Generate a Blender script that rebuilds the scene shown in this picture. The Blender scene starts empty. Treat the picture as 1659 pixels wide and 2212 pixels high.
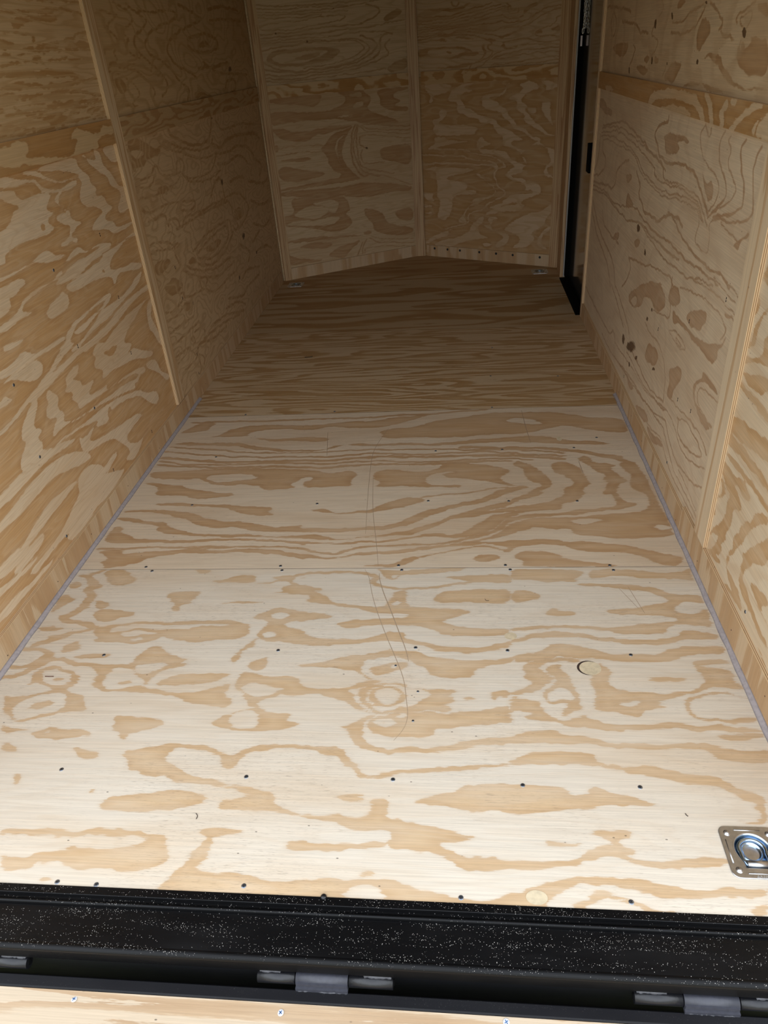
import bpy, bmesh, math, random
import numpy as np
from mathutils import Matrix, Vector

random.seed(7)
S = bpy.context.scene
C = S.collection

# ------------------------------------------------------------------ camera
FPX, PITCH, YAW, ROLL, CAMZ = 1571.14, -0.5654, -0.1286, -0.0828, 1.4406
def cam_axes():
    cp, sp, cy, sy, cr, sr = (math.cos(PITCH), math.sin(PITCH), math.cos(YAW), math.sin(YAW), math.cos(ROLL), math.sin(ROLL))
    f = Vector((sy*cp, cy*cp, sp)); r = Vector((cy, -sy, 0)); u = r.cross(f)
    return r*cr + u*sr, u*cr - r*sr, f
r_, u_, f_ = cam_axes()
cd = bpy.data.cameras.new('camera')
cam = bpy.data.objects.new('camera', cd); C.objects.link(cam)
cam.matrix_world = Matrix(((r_.x, u_.x, -f_.x, 0), (r_.y, u_.y, -f_.y, 0), (r_.z, u_.z, -f_.z, CAMZ), (0, 0, 0, 1)))
cd.sensor_fit = 'HORIZONTAL'; cd.sensor_width = 36; cd.lens = FPX/1659*36
cd.clip_start = 0.02
S.camera = cam

# ------------------------------------------------------------------ sky and exposure
EXPOSURE = -0.04
S.view_settings.view_transform = 'Standard'; S.view_settings.look = 'None'
S.view_settings.gamma = 1; S.view_settings.use_curve_mapping = False
S.view_settings.exposure = EXPOSURE
S.cycles.max_bounces = 16; S.cycles.diffuse_bounces = 12; S.cycles.glossy_bounces = 6
S.cycles.use_denoising = True
wd = bpy.data.worlds.new('overcast_sky'); S.world = wd; wd.use_nodes = True
wt = wd.node_tree; wt.nodes.clear()
def wn(t): return wt.nodes.new(t)
wo = wn('ShaderNodeOutputWorld'); wb = wn('ShaderNodeBackground'); wc = wn('ShaderNodeTexCoord')
ws = wn('ShaderNodeSeparateXYZ'); wr = wn('ShaderNodeValToRGB')
wt.links.new(wc.outputs['Generated'], ws.inputs[0]); wt.links.new(ws.outputs['Z'], wr.inputs[0])
wt.links.new(wr.outputs[0], wb.inputs[0]); wt.links.new(wb.outputs[0], wo.inputs[0])
SKY = [(0.0, (.20, .22, .20)), (.05, (.48, .51, .52)), (.2, (.82, .87, .92)), (.45, (.88, .94, 1.02)), (.7, (.80, .86, .95)), (1.0, (.58, .63, .72))]
cr_ = wr.color_ramp
while len(cr_.elements) < len(SKY): cr_.elements.new(.5)
for e, (p, c) in zip(cr_.elements, SKY): e.position = p; e.color = (*c, 1)
wb.inputs[1].default_value = 3.6

# ------------------------------------------------------------------ materials
def new_mat(name):
    m = bpy.data.materials.new(name); m.use_nodes = True
    nt = m.node_tree; b = nt.nodes['Principled BSDF']
    return m, nt, b
class NB:
    """small helper to write node graphs"""
    def __init__(s, nt): s.nt = nt
    def n(s, t, **k):
        o = s.nt.nodes.new(t)
        for a, v in k.items(): setattr(o, a, v)
        return o
    def put(s, sock, v):
        if hasattr(v, 'is_linked') or hasattr(v, 'links'): s.nt.links.new(v, sock)
        else: sock.default_value = v
    def m(s, op, a, b=0.0, c=None, clamp=False):
        o = s.n('ShaderNodeMath', operation=op, use_clamp=clamp)
        s.put(o.inputs[0], a); s.put(o.inputs[1], b)
        if c is not None: s.put(o.inputs[2], c)
        return o.outputs[0]
    def vscale(s, v, sc, off=(0, 0, 0)):
        o = s.n('ShaderNodeVectorMath', operation='MULTIPLY_ADD')
        s.put(o.inputs[0], v); o.inputs[1].default_value = sc; o.inputs[2].default_value = off
        return o.outputs[0]
    def noise(s, v, sc, off=(0, 0, 0), detail=2, rough=.5):
        o = s.n('ShaderNodeTexNoise')
        s.nt.links.new(s.vscale(v, sc, off), o.inputs['Vector'])
        o.inputs['Scale'].default_value = 1; o.inputs['Detail'].default_value = detail; o.inputs['Roughness'].default_value = rough
        return o.outputs['Fac']
    def ss(s, v, a, b, lo=0.0, hi=1.0):
        o = s.n('ShaderNodeMapRange', interpolation_type='SMOOTHSTEP')
        s.put(o.inputs[0], v); o.inputs[1].default_value = a; o.inputs[2].default_value = b
        o.inputs[3].default_value = lo; o.inputs[4].default_value = hi
        return o.outputs[0]
    def mix(s, f, a, b, bt='MIX'):
        o = s.n('ShaderNodeMix', data_type='RGBA', blend_type=bt)
        s.put(o.inputs[0], f)
        for i, v in ((6, a), (7, b)):
            if isinstance(v, tuple): o.inputs[i].default_value = (*v, 1)
            else: s.nt.links.new(v, o.inputs[i])
        return o.outputs[2]
    def val2col(s, v):
        o = s.n('ShaderNodeCombineColor')
        for i in range(3): s.nt.links.new(v, o.inputs[i])
        return o.outputs[0]

def ply_mat(name, cream, tan, traced=False, su=1.0, sv=9.0, bands=6.0, duty=.5, edge=.06, jag=.05, seed=0, soft=.25, detail=1.5,
            jt=(.006, .003), dirt=.35, warp=0.0, rough=.5, blur=.35, faint=.10, thin=.003, fsc=(1.6, 15), fn=9.0):
    m, nt, b = new_mat(name); g = NB(nt)
    uvn = g.n('ShaderNodeUVMap'); uvn.uv_map = 'grain_uv'; uv = uvn.outputs[0]
    off = (seed*3.71, seed*5.13, seed*1.7)
    fine = g.noise(uv, (14, 170, 1), off, 2, .6)
    vfine = g.noise(uv, (45, 520, 1), off, 2, .6)
    if traced:
        at = g.n('ShaderNodeAttribute', attribute_name='grain').outputs['Fac']
        j = g.m('ADD', g.m('MULTIPLY', g.m('SUBTRACT', fine, .5), jt[0]*2), g.m('MULTIPLY', g.m('SUBTRACT', vfine, .5), jt[1]*2))
        v = g.m('ADD', at, j)
        wob = g.noise(uv, (9, 16, 1), (off[1], off[0], 2), 2, .5)
        v = g.m('ADD', v, g.m('MULTIPLY', g.m('SUBTRACT', wob, .5), thin))
        soft_ = g.ss(v, -.0045, .0035)
        mask = g.m('ADD', g.m('MULTIPLY', g.ss(v, -.0009, .0009), 1-blur), g.m('MULTIPLY', soft_, blur))
        # faint growth lines of the veneer between the figures
        fl = g.noise(uv, (*fsc, 1), off, 2, .45)
        ff = g.m('FRACT', g.m('ADD', g.m('MULTIPLY', fl, fn), g.m('MULTIPLY', g.m('SUBTRACT', fine, .5), .25)))
        ln_ = g.m('MULTIPLY', g.m('MULTIPLY', g.ss(ff, 0, .12), g.ss(ff, .2, .55, 1, 0)), faint)
        mask = g.m('ADD', mask, g.m('MULTIPLY', ln_, g.m('SUBTRACT', 1.0, g.m('MULTIPLY', mask, 2.0))), clamp=True)
        inner = g.ss(v, .0, .022, 1.0, 0.0)
    else:
        base = g.noise(uv, (su, sv, 1), off, detail, .42)
        if warp:
            w2 = g.noise(uv, (su*3.2, su*3.2, 1), (off[1], off[0], 0), 2, .5)
            base = g.m('ADD', base, g.m('MULTIPLY', g.m('SUBTRACT', w2, .5), warp))
        h = g.m('MULTIPLY', base, bands)
        h = g.m('ADD', h, g.m('MULTIPLY', g.m('SUBTRACT', fine, .5), jag*2))
        h = g.m('ADD', h, g.m('MULTIPLY', g.m('SUBTRACT', vfine, .5), jag))
        fr = g.m('FRACT', h)
        up = g.ss(fr, 0.0, edge)
        dn = g.ss(fr, duty-soft*duty, duty+edge, 1.0, 0.0)
        mask = g.m('MULTIPLY', up, dn)
        inner = g.ss(fr, 0.0, duty, 1.0, 0.0)
    streak = g.noise(uv, (5, 330, 1), off, 3, .65)
    tone = g.noise(uv, (1.3, 6.5, 1), off, 3, .55)
    big = g.noise(uv, (3.5, 22, 1), (off[2], off[0], 0), 2, .5)
    darker = tuple(c*k for c, k in zip(tan, (.86, .80, .74)))
    tcol = g.mix(g.m('MULTIPLY', inner, .75), tan, darker)
    tcol = g.mix(g.ss(big, .35, .75, 0, .45), tcol, tuple((a+c)/2 for a, c in zip(tan, cream)))
    ccol = g.mix(g.ss(tone, .42, .75, 0, .38), cream, tan)
    col = g.mix(mask, ccol, tcol)
    st = g.ss(streak, .25, .75, .90, 1.07)
    col = g.mix(1.0, col, g.val2col(st), 'MULTIPLY')
    # grey-brown pores and handling dirt lying along the grain
    pore = g.noise(uv, (34, 620, 1), (off[1], off[2], 0), 2, .7)
    pm = g.noise(uv, (2.2, 5.0, 1), (off[2], off[1], 3), 3, .6)
    pf = g.m('MULTIPLY', g.ss(pore, .56, .72), g.ss(pm, .40, .64, 0.10, 1.0))
    col = g.mix(g.m('MULTIPLY', pf, dirt), col, (.20, .145, .105))
    vo = g.n('ShaderNodeTexVoronoi'); nt.links.new(g.vscale(uv, (26, 52, 1), off), vo.inputs['Vector']); vo.inputs['Scale'].default_value = 1
    sp = g.m('MULTIPLY', g.ss(vo.outputs['Distance'], .05, .09, 1, 0), g.ss(g.noise(uv, (9, 17, 1), off, 1), .60, .66))
    col = g.mix(g.m('MULTIPLY', sp, .7), col, (.05, .035, .025))
    if traced:
        dk = g.n('ShaderNodeAttribute', attribute_name='knot').outputs['Fac']
        col = g.mix(g.ss(g.m('ADD', dk, g.m('MULTIPLY', g.m('SUBTRACT', fine, .5), .8)), .35, .75, 0, .88), col, (.10, .045, .016))
    nt.links.new(col, b.inputs['Base Color'])
    b.inputs['Roughness'].default_value = rough
    b.inputs['Specular IOR Level'].default_value = .3
    bp = g.n('ShaderNodeBump'); bp.inputs['Strength'].default_value = .12; bp.inputs['Distance'].default_value = .002
    nt.links.new(streak, bp.inputs['Height']); nt.links.new(bp.outputs[0], b.inputs['Normal'])
    return m

def edge_mat():
    m, nt, b = new_mat('plywood_edge_layers'); g = NB(nt)
    uvn = g.n('ShaderNodeUVMap'); uvn.uv_map = 'grain_uv'
    sx = g.n('ShaderNodeSeparateXYZ'); nt.links.new(uvn.outputs[0], sx.inputs[0])
    lay = g.m('FRACT', g.m('MULTIPLY', sx.outputs[1], 210.0))
    f = g.ss(lay, .42, .52); f2 = g.ss(lay, .90, .99)
    f = g.m('SUBTRACT', f, f2, clamp=True)
    col = g.mix(f, (.74, .55, .33), (.34, .20, .10))
    vo = g.noise(uvn.outputs[0], (26, 300, 1), (2, 5, 0), 2, .6)
    void = g.m('MULTIPLY', g.ss(vo, .64, .70), f)
    col = g.mix(void, col, (.03, .018, .012))
    nt.links.new(col, b.inputs['Base Color']); b.inputs['Roughness'].default_value = .65
    b.inputs['Specular IOR Level'].default_value = .2
    return m

CREAM = (.735, .645, .51); TAN = (.64, .455, .26)
CREAM_W = (.71, .56, .385); TAN_W = (.56, .34, .155)
CREAM_R = (0.667, 0.553, 0.365); TAN_R = (0.505, 0.347, 0.194)
CREAM_O = (.61, .44, .25); TAN_O = (.46, .255, .095)
M = {}
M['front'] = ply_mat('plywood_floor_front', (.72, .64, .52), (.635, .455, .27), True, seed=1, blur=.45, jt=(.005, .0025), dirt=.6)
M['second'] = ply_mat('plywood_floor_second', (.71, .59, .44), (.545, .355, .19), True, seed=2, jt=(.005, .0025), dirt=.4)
M['third'] = ply_mat('plywood_floor_third', (.605, .455, .285), (.455, .28, .122), seed=3, su=1.1, sv=9.5, bands=8, duty=.55, jag=.16, warp=.12, dirt=.3)  # same plywood as the rear sheets; deep-floor shade put into the colour
M['fourth'] = ply_mat('plywood_floor_fourth', (.54, .395, .23), (.395, .222, .085), seed=4, su=.9, sv=6, bands=5, duty=.5, jag=.12, dirt=.3)  # colour lowered further, painting in the shade towards the nose
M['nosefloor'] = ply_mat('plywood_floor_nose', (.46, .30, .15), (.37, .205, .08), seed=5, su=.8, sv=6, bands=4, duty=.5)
M['leftlow'] = ply_mat('plywood_left_near', CREAM_W, TAN_W, True, seed=6, jt=(.004, .003), dirt=.3, blur=.25, faint=.18, fsc=(1.9, 14), fn=12)
M['rightnear'] = ply_mat('plywood_right_near', (.72, .60, .43), (.585, .385, .20), True, seed=7, faint=.25, fsc=(1.5, 7), fn=7, jt=(.005, .003), dirt=.12)
M['rightmid'] = ply_mat('plywood_right_middle', (.71, .585, .42), (.51, .345, .21), True, seed=8, blur=.6, faint=.16, fsc=(2.2, 3.2), fn=9, thin=.0016, jt=(.0004, .0004), dirt=.12)
M['rightup'] = ply_mat('plywood_right_upper', (.66, .515, .335), (.475, .30, .155), True, seed=9, blur=.6, faint=.30, fsc=(2.4, 2.6), fn=6, thin=.002, jt=(.0012, .001), dirt=.12)
M['leftup'] = ply_mat('plywood_left_upper', (.63, .46, .27), (.48, .285, .115), True, seed=10, faint=.45, fsc=(1.1, 13), fn=12, jt=(.006, .003), dirt=.1)
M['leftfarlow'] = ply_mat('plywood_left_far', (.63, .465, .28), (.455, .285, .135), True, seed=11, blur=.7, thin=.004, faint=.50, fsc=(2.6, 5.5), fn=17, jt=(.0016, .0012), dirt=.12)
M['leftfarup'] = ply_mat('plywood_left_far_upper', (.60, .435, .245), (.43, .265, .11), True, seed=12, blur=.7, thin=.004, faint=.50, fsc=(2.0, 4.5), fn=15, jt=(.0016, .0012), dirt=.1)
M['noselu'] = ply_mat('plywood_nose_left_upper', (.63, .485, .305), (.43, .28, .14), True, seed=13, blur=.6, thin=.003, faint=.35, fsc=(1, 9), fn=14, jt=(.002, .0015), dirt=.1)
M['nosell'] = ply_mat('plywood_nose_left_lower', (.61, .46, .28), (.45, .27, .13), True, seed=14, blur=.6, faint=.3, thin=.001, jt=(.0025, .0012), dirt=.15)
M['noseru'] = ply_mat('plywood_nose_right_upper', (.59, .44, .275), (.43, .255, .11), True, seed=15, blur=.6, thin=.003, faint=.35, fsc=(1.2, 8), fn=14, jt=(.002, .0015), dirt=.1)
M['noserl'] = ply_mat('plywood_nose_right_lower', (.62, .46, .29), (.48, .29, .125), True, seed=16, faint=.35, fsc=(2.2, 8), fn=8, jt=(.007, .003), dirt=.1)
M['strip'] = ply_mat('plywood_strip_orange', CREAM_O, TAN_O, seed=17, su=3.0, sv=11, bands=4.5, duty=.55, jag=.10, warp=.3, dirt=.1)
M['stripleft'] = ply_mat('plywood_strip_left', CREAM_O, TAN_O, True, seed=24, jt=(.005, .003), dirt=.1)
M['stripfar'] = ply_mat('plywood_strip_far', (.53, .38, .21), (.42, .25, .11), seed=25, su=2.4, sv=16, bands=6, duty=.45, jag=.08, warp=.2, dirt=.1)
M['stripright'] = ply_mat('plywood_strip_right', (.64, .49, .315), (.47, .27, .105), True, seed=22, jt=(.004, .003), dirt=.1)
M['plainright'] = ply_mat('plywood_right_near_upper', (0.626, 0.482, 0.284), (0.460, 0.286, 0.133), seed=26, su=2.0, sv=7, bands=6, duty=.5, jag=.1, warp=.25, dirt=.1)
M['batten'] = ply_mat('plywood_batten', (.65, .50, .32), (.56, .37, .195), seed=18, su=1.2, sv=26, bands=4, duty=.5, jag=.08, dirt=.15)
M['battenlight'] = ply_mat('plywood_batten_light', (.74, .605, .42), (.62, .43, .25), seed=19, su=.9, sv=14, bands=3, duty=.35, jag=.06, dirt=.08)
M['pine'] = ply_mat('pine_board', (0.586, 0.412, 0.232), (0.434, 0.251, 0.125), seed=20, su=.8, sv=34, bands=6, duty=.45, jag=.05, dirt=.1)
M['kick'] = ply_mat('plywood_kick_strip', (.62, .465, .295), (.545, .36, .195), seed=21, su=1.2, sv=11, bands=2.6, duty=.5, jag=.08, dirt=.12)
M['ramp'] = ply_mat('plywood_ramp', (.52, .41, .285), (.44, .305, .18), seed=23, su=1.0, sv=16, bands=5, duty=.5, jag=.2, dirt=.25)
M['edge'] = edge_mat()

def simple(name, col, rough=.5, metal=0.0, spec=.5, bump=0, bscale=200):
    m, nt, b = new_mat(name)
    b.inputs['Base Color'].default_value = (*col, 1); b.inputs['Roughness'].default_value = rough
    b.inputs['Metallic'].default_value = metal; b.inputs['Specular IOR Level'].default_value = spec
    g = NB(nt); tc = g.n('ShaderNodeTexCoord').outputs['Object']
    n = g.noise(tc, (bscale,)*3, (0, 0, 0), 3, .6)
    col2 = g.mix(g.ss(n, .35, .7), col, tuple(c*.82 for c in col)); nt.links.new(col2, b.inputs['Base Color'])
    if bump:
        bp = g.n('ShaderNodeBump'); bp.inputs['Strength'].default_value = bump; bp.inputs['Distance'].default_value = .001
        nt.links.new(n, bp.inputs['Height']); nt.links.new(bp.outputs[0], b.inputs['Normal'])
    return m

def steel_mat(name, dust=1.0, rough=.3, col=(.006, .006, .0065)):
    """black painted steel with pale grains of sawdust lying on it"""
    m, nt, b = new_mat(name); g = NB(nt)
    tc = g.n('ShaderNodeTexCoord').outputs['Object']
    geo = g.n('ShaderNodeNewGeometry'); sx = g.n('ShaderNodeSeparateXYZ'); nt.links.new(geo.outputs['Normal'], sx.inputs[0])
    up = g.ss(sx.outputs[2], .5, .9)
    area = g.noise(tc, (4.5, 70, 5), (3, 1, 0), 4, .65)
    tot = None
    for sc, th, k in ((330, .22, .52), (640, .28, .50), (150, .12, .66)):
        vo = g.n('ShaderNodeTexVoronoi'); vo.inputs['Scale'].default_value = sc; nt.links.new(tc, vo.inputs['Vector'])
        sep = g.n('ShaderNodeSeparateColor'); nt.links.new(vo.outputs['Color'], sep.inputs[0])
        gate = g.m('GREATER_THAN', g.m('ADD', sep.outputs[0], g.m('MULTIPLY', g.m('SUBTRACT', area, .5), 1.1)), k+.435)
        d = g.m('MULTIPLY', g.ss(vo.outputs['Distance'], th*.7, th*1.2, 1, 0), gate)
        tot = d if tot is None else g.m('MAXIMUM', tot, d)
    tot = g.m('MULTIPLY', g.m('MULTIPLY', tot, up), dust)
    film = g.noise(tc, (3, 14, 14), (0, 0, 0), 4, .65)
    base = g.mix(g.ss(film, .5, .8, 0, .5), col, (.007, .0068, .007))
    c2 = g.mix(tot, base, (.55, .52, .47))
    nt.links.new(c2, b.inputs['Base Color'])
    nt.links.new(g.m('ADD', g.m('MULTIPLY', tot, .5), g.ss(film, .3, .8, rough, rough+.22)), b.inputs['Roughness'])
    b.inputs['Specular IOR Level'].default_value = .19
    return m
M['steel'] = steel_mat('black_painted_steel', 1.0, .24, (.0035, .0035, .0038))
M['steelclean'] = steel_mat('black_painted_steel_ramp', .05, .34, (.007, .007, .0085))
M['weld'] = simple('black_paint_over_weld', (.09, .09, .10), .4, .2, .6, .9, 260)
M['knuckleplate'] = simple('grey_black_hinge_plate', (.045, .046, .058), .42, 0, .5, .25, 120)
M['knuckle'] = simple('worn_black_hinge_paint', (.011, .011, .013), .32, .2, .6, .25, 180)
M['zinc'] = simple('zinc_plated_steel', (.60, .61, .62), .36, 1.0, .5, .05, 60)
M['zincblue'] = simple('blue_zinc_recess', (.44, .56, .70), .2, 1.0, .5, .05, 60)
M['screw'] = simple('dull_screw_steel', (.30, .34, .40), .33, .9, .5)
M['screwdark'] = simple('dark_screw_slot', (.02, .02, .022), .6)
M['white'] = simple('white_painted_screw_head', (.78, .78, .78), .4)
M['blue'] = simple('blue_screw_recess', (.08, .16, .32), .5)
M['caulk'] = simple('grey_caulk', (.43, .385, .385), .5, 0, .4, .3, 90)
M['black'] = simple('black_door_rubber', (.004, .004, .004), .85, 0, .06)
M['alum'] = simple('roof_lining', (.27, .26, .25), .6)
M['skin'] = simple('black_outer_aluminium', (.02, .02, .022), .35)
M['trimwhite'] = simple('white_door_trim', (.46, .44, .41), .5)
M['sticker'] = simple('white_paper_sticker', (.80, .74, .76), .7)
M['chain'] = simple('bright_zinc_chain', (.70, .68, .64), .22, 1.0)
M['plug'] = simple('pale_wood_plug', (.70, .59, .40), .6, 0, .2, .1, 60)
M['gap'] = simple('dark_plug_gap', (.05, .028, .02), .8)
M['scratch'] = simple('scratch_in_plywood', (.43, .31, .20), .8)
M['redlight'] = simple('dark_red_plastic', (.05, .01, .008), .4)
def door_mat():
    m, nt, b = new_mat('glossy_dark_door_skin'); g = NB(nt)
    b.inputs['Base Color'].default_value = (.30, .27, .24, 1); b.inputs['Metallic'].default_value = .8; b.inputs['Roughness'].default_value = .10
    b.inputs['Specular IOR Level'].default_value = .75
    return m
M['door'] = door_mat()
def ground_mat():
    m, nt, b = new_mat('grassy_ground'); g = NB(nt); tc = g.n('ShaderNodeTexCoord').outputs['Object']
    c = g.mix(g.ss(g.noise(tc, (9, 9, 9), (0, 0, 0), 5, .7), .35, .7), (.13, .15, .065), (.27, .26, .15))
    nt.links.new(c, b.inputs['Base Color']); b.inputs['Roughness'].default_value = .9
    return m
M['ground'] = ground_mat()
M['blade'] = simple('grass_blade_green', (.26, .33, .12), .6)

# ------------------------------------------------------------------ object helpers
def tag(o, label=None, cat=None, kind=None, group=None):
    if label: o['label'] = label
    if cat: o['category'] = cat
    if kind: o['kind'] = kind
    if group: o['group'] = group
    return o
def empty(name, loc=(0, 0, 0)):
    o = bpy.data.objects.new(name, None); o.location = loc; C.objects.link(o); o.empty_display_size = .05
    return o
def link(name, me, parent=None):
    o = bpy.data.objects.new(name, me); C.objects.link(o)
    if parent is not None:
        o.parent = parent
        o.matrix_parent_inverse = Matrix.Translation(-world_loc(parent))
    return o
def world_loc(o):
    v = Vector((0, 0, 0))
    while o is not None:
        if o.parent is None: v += o.location
        o = o.parent
    return v
def from_bm(name, bm, mats, parent=None, smooth=False):
    me = bpy.data.meshes.new(name); bm.normal_update(); bm.to_mesh(me); bm.free()
    for m in (mats if isinstance(mats, (list, tuple)) else [mats]): me.materials.append(m)
    if smooth:
        for p in me.polygons: p.use_smooth = True
    return link(name, me, parent)
def bm_box(bm, lo, hi, mi=0):
    v = [bm.verts.new((x, y, z)) for x in (lo[0], hi[0]) for y in (lo[1], hi[1]) for z in (lo[2], hi[2])]
    for q in ((0, 1, 3, 2), (4, 6, 7, 5), (0, 4, 5, 1), (2, 3, 7, 6), (0, 2, 6, 4), (1, 5, 7, 3)):
        f = bm.faces.new([v[i] for i in q]); f.material_index = mi
def box(name, lo, hi, mat, parent=None, bev=0.0):
    bm = bmesh.new(); bm_box(bm, lo, hi)
    if bev: bmesh.ops.bevel(bm, geom=bm.edges[:], offset=bev, segments=2, affect='EDGES', profile=.6)
    return from_bm(name, bm, mat, parent)
def bm_tube(bm, a, b, r, seg=16, r2=None, mi=0, caps=True):
    a, b = Vector(a), Vector(b); d = (b-a).normalized(); r2 = r if r2 is None else r2
    n = d.orthogonal().normalized(); t = d.cross(n)
    A = [bm.verts.new(a+(n*math.cos(k*2*math.pi/seg)+t*math.sin(k*2*math.pi/seg))*r) for k in range(seg)]
    B = [bm.verts.new(b+(n*math.cos(k*2*math.pi/seg)+t*math.sin(k*2*math.pi/seg))*r2) for k in range(seg)]
    for k in range(seg):
        f = bm.faces.new((A[k], A[(k+1) % seg], B[(k+1) % seg], B[k])); f.material_index = mi; f.smooth = True
    if caps:
        f = bm.faces.new(A[::-1]); f.material_index = mi; f = bm.faces.new(B); f.material_index = mi
def bm_lathe(bm, c, prof, seg=40, mi=0, sx=1.0):
    rings = []
    for r, z in prof:
        rings.append([bm.verts.new((c[0]+r*math.cos(k*2*math.pi/seg), c[1]+r*math.sin(k*2*math.pi/seg)*sx, c[2]+z)) for k in range(seg)] if r > 1e-6
                     else [bm.verts.new((c[0], c[1], c[2]+z))])
    for R0, R1 in zip(rings, rings[1:]):
        for k in range(seg):
            k2 = (k+1) % seg
            if len(R0) == 1: vs = (R0[0], R1[k2], R1[k])
            elif len(R1) == 1: vs = (R0[k], R0[k2], R1[0])
            else: vs = (R0[k], R0[k2], R1[k2], R1[k])
            f = bm.faces.new(vs); f.material_index = mi; f.smooth = True
def bm_path(bm, pts, r, seg=8, closed=False, mi=0):
    pts = [Vector(p) for p in pts]; n = len(pts); rings = []; up = None
    for i, p in enumerate(pts):
        d = (pts[(i+1) % n]-pts[i-1]) if closed else (pts[min(i+1, n-1)]-pts[max(i-1, 0)])
        d.normalize()
        if up is None: up = d.orthogonal().normalized()
        up = (up-d*up.dot(d)).normalized(); t = d.cross(up)
        rings.append([bm.verts.new(p+(up*math.cos(k*2*math.pi/seg)+t*math.sin(k*2*math.pi/seg))*r) for k in range(seg)])
    for i in range(n if closed else n-1):
        A, B = rings[i], rings[(i+1) % n]
        for k in range(seg):
            f = bm.faces.new((A[k], A[(k+1) % seg], B[(k+1) % seg], B[k])); f.smooth = True; f.material_index = mi
    if not closed:
        bm.faces.new(rings[0][::-1]); bm.faces.new(rings[-1])
def extrude_profile(name, prof, x0, x1, mat, parent=None, bev=0):
    """prof: closed (y,z) outline, swept along x"""
    bm = bmesh.new()
    A = [bm.verts.new((x0, y, z)) for y, z in prof]; B = [bm.verts.new((x1, y, z)) for y, z in prof]
    n = len(prof)
    for k in range(n): bm.faces.new((A[k], A[(k+1) % n], B[(k+1) % n], B[k]))
    bm.faces.new(A[::-1]); bm.faces.new(B)
    bmesh.ops.recalc_face_normals(bm, faces=bm.faces[:])
    return from_bm(name, bm, mat, parent)

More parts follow.
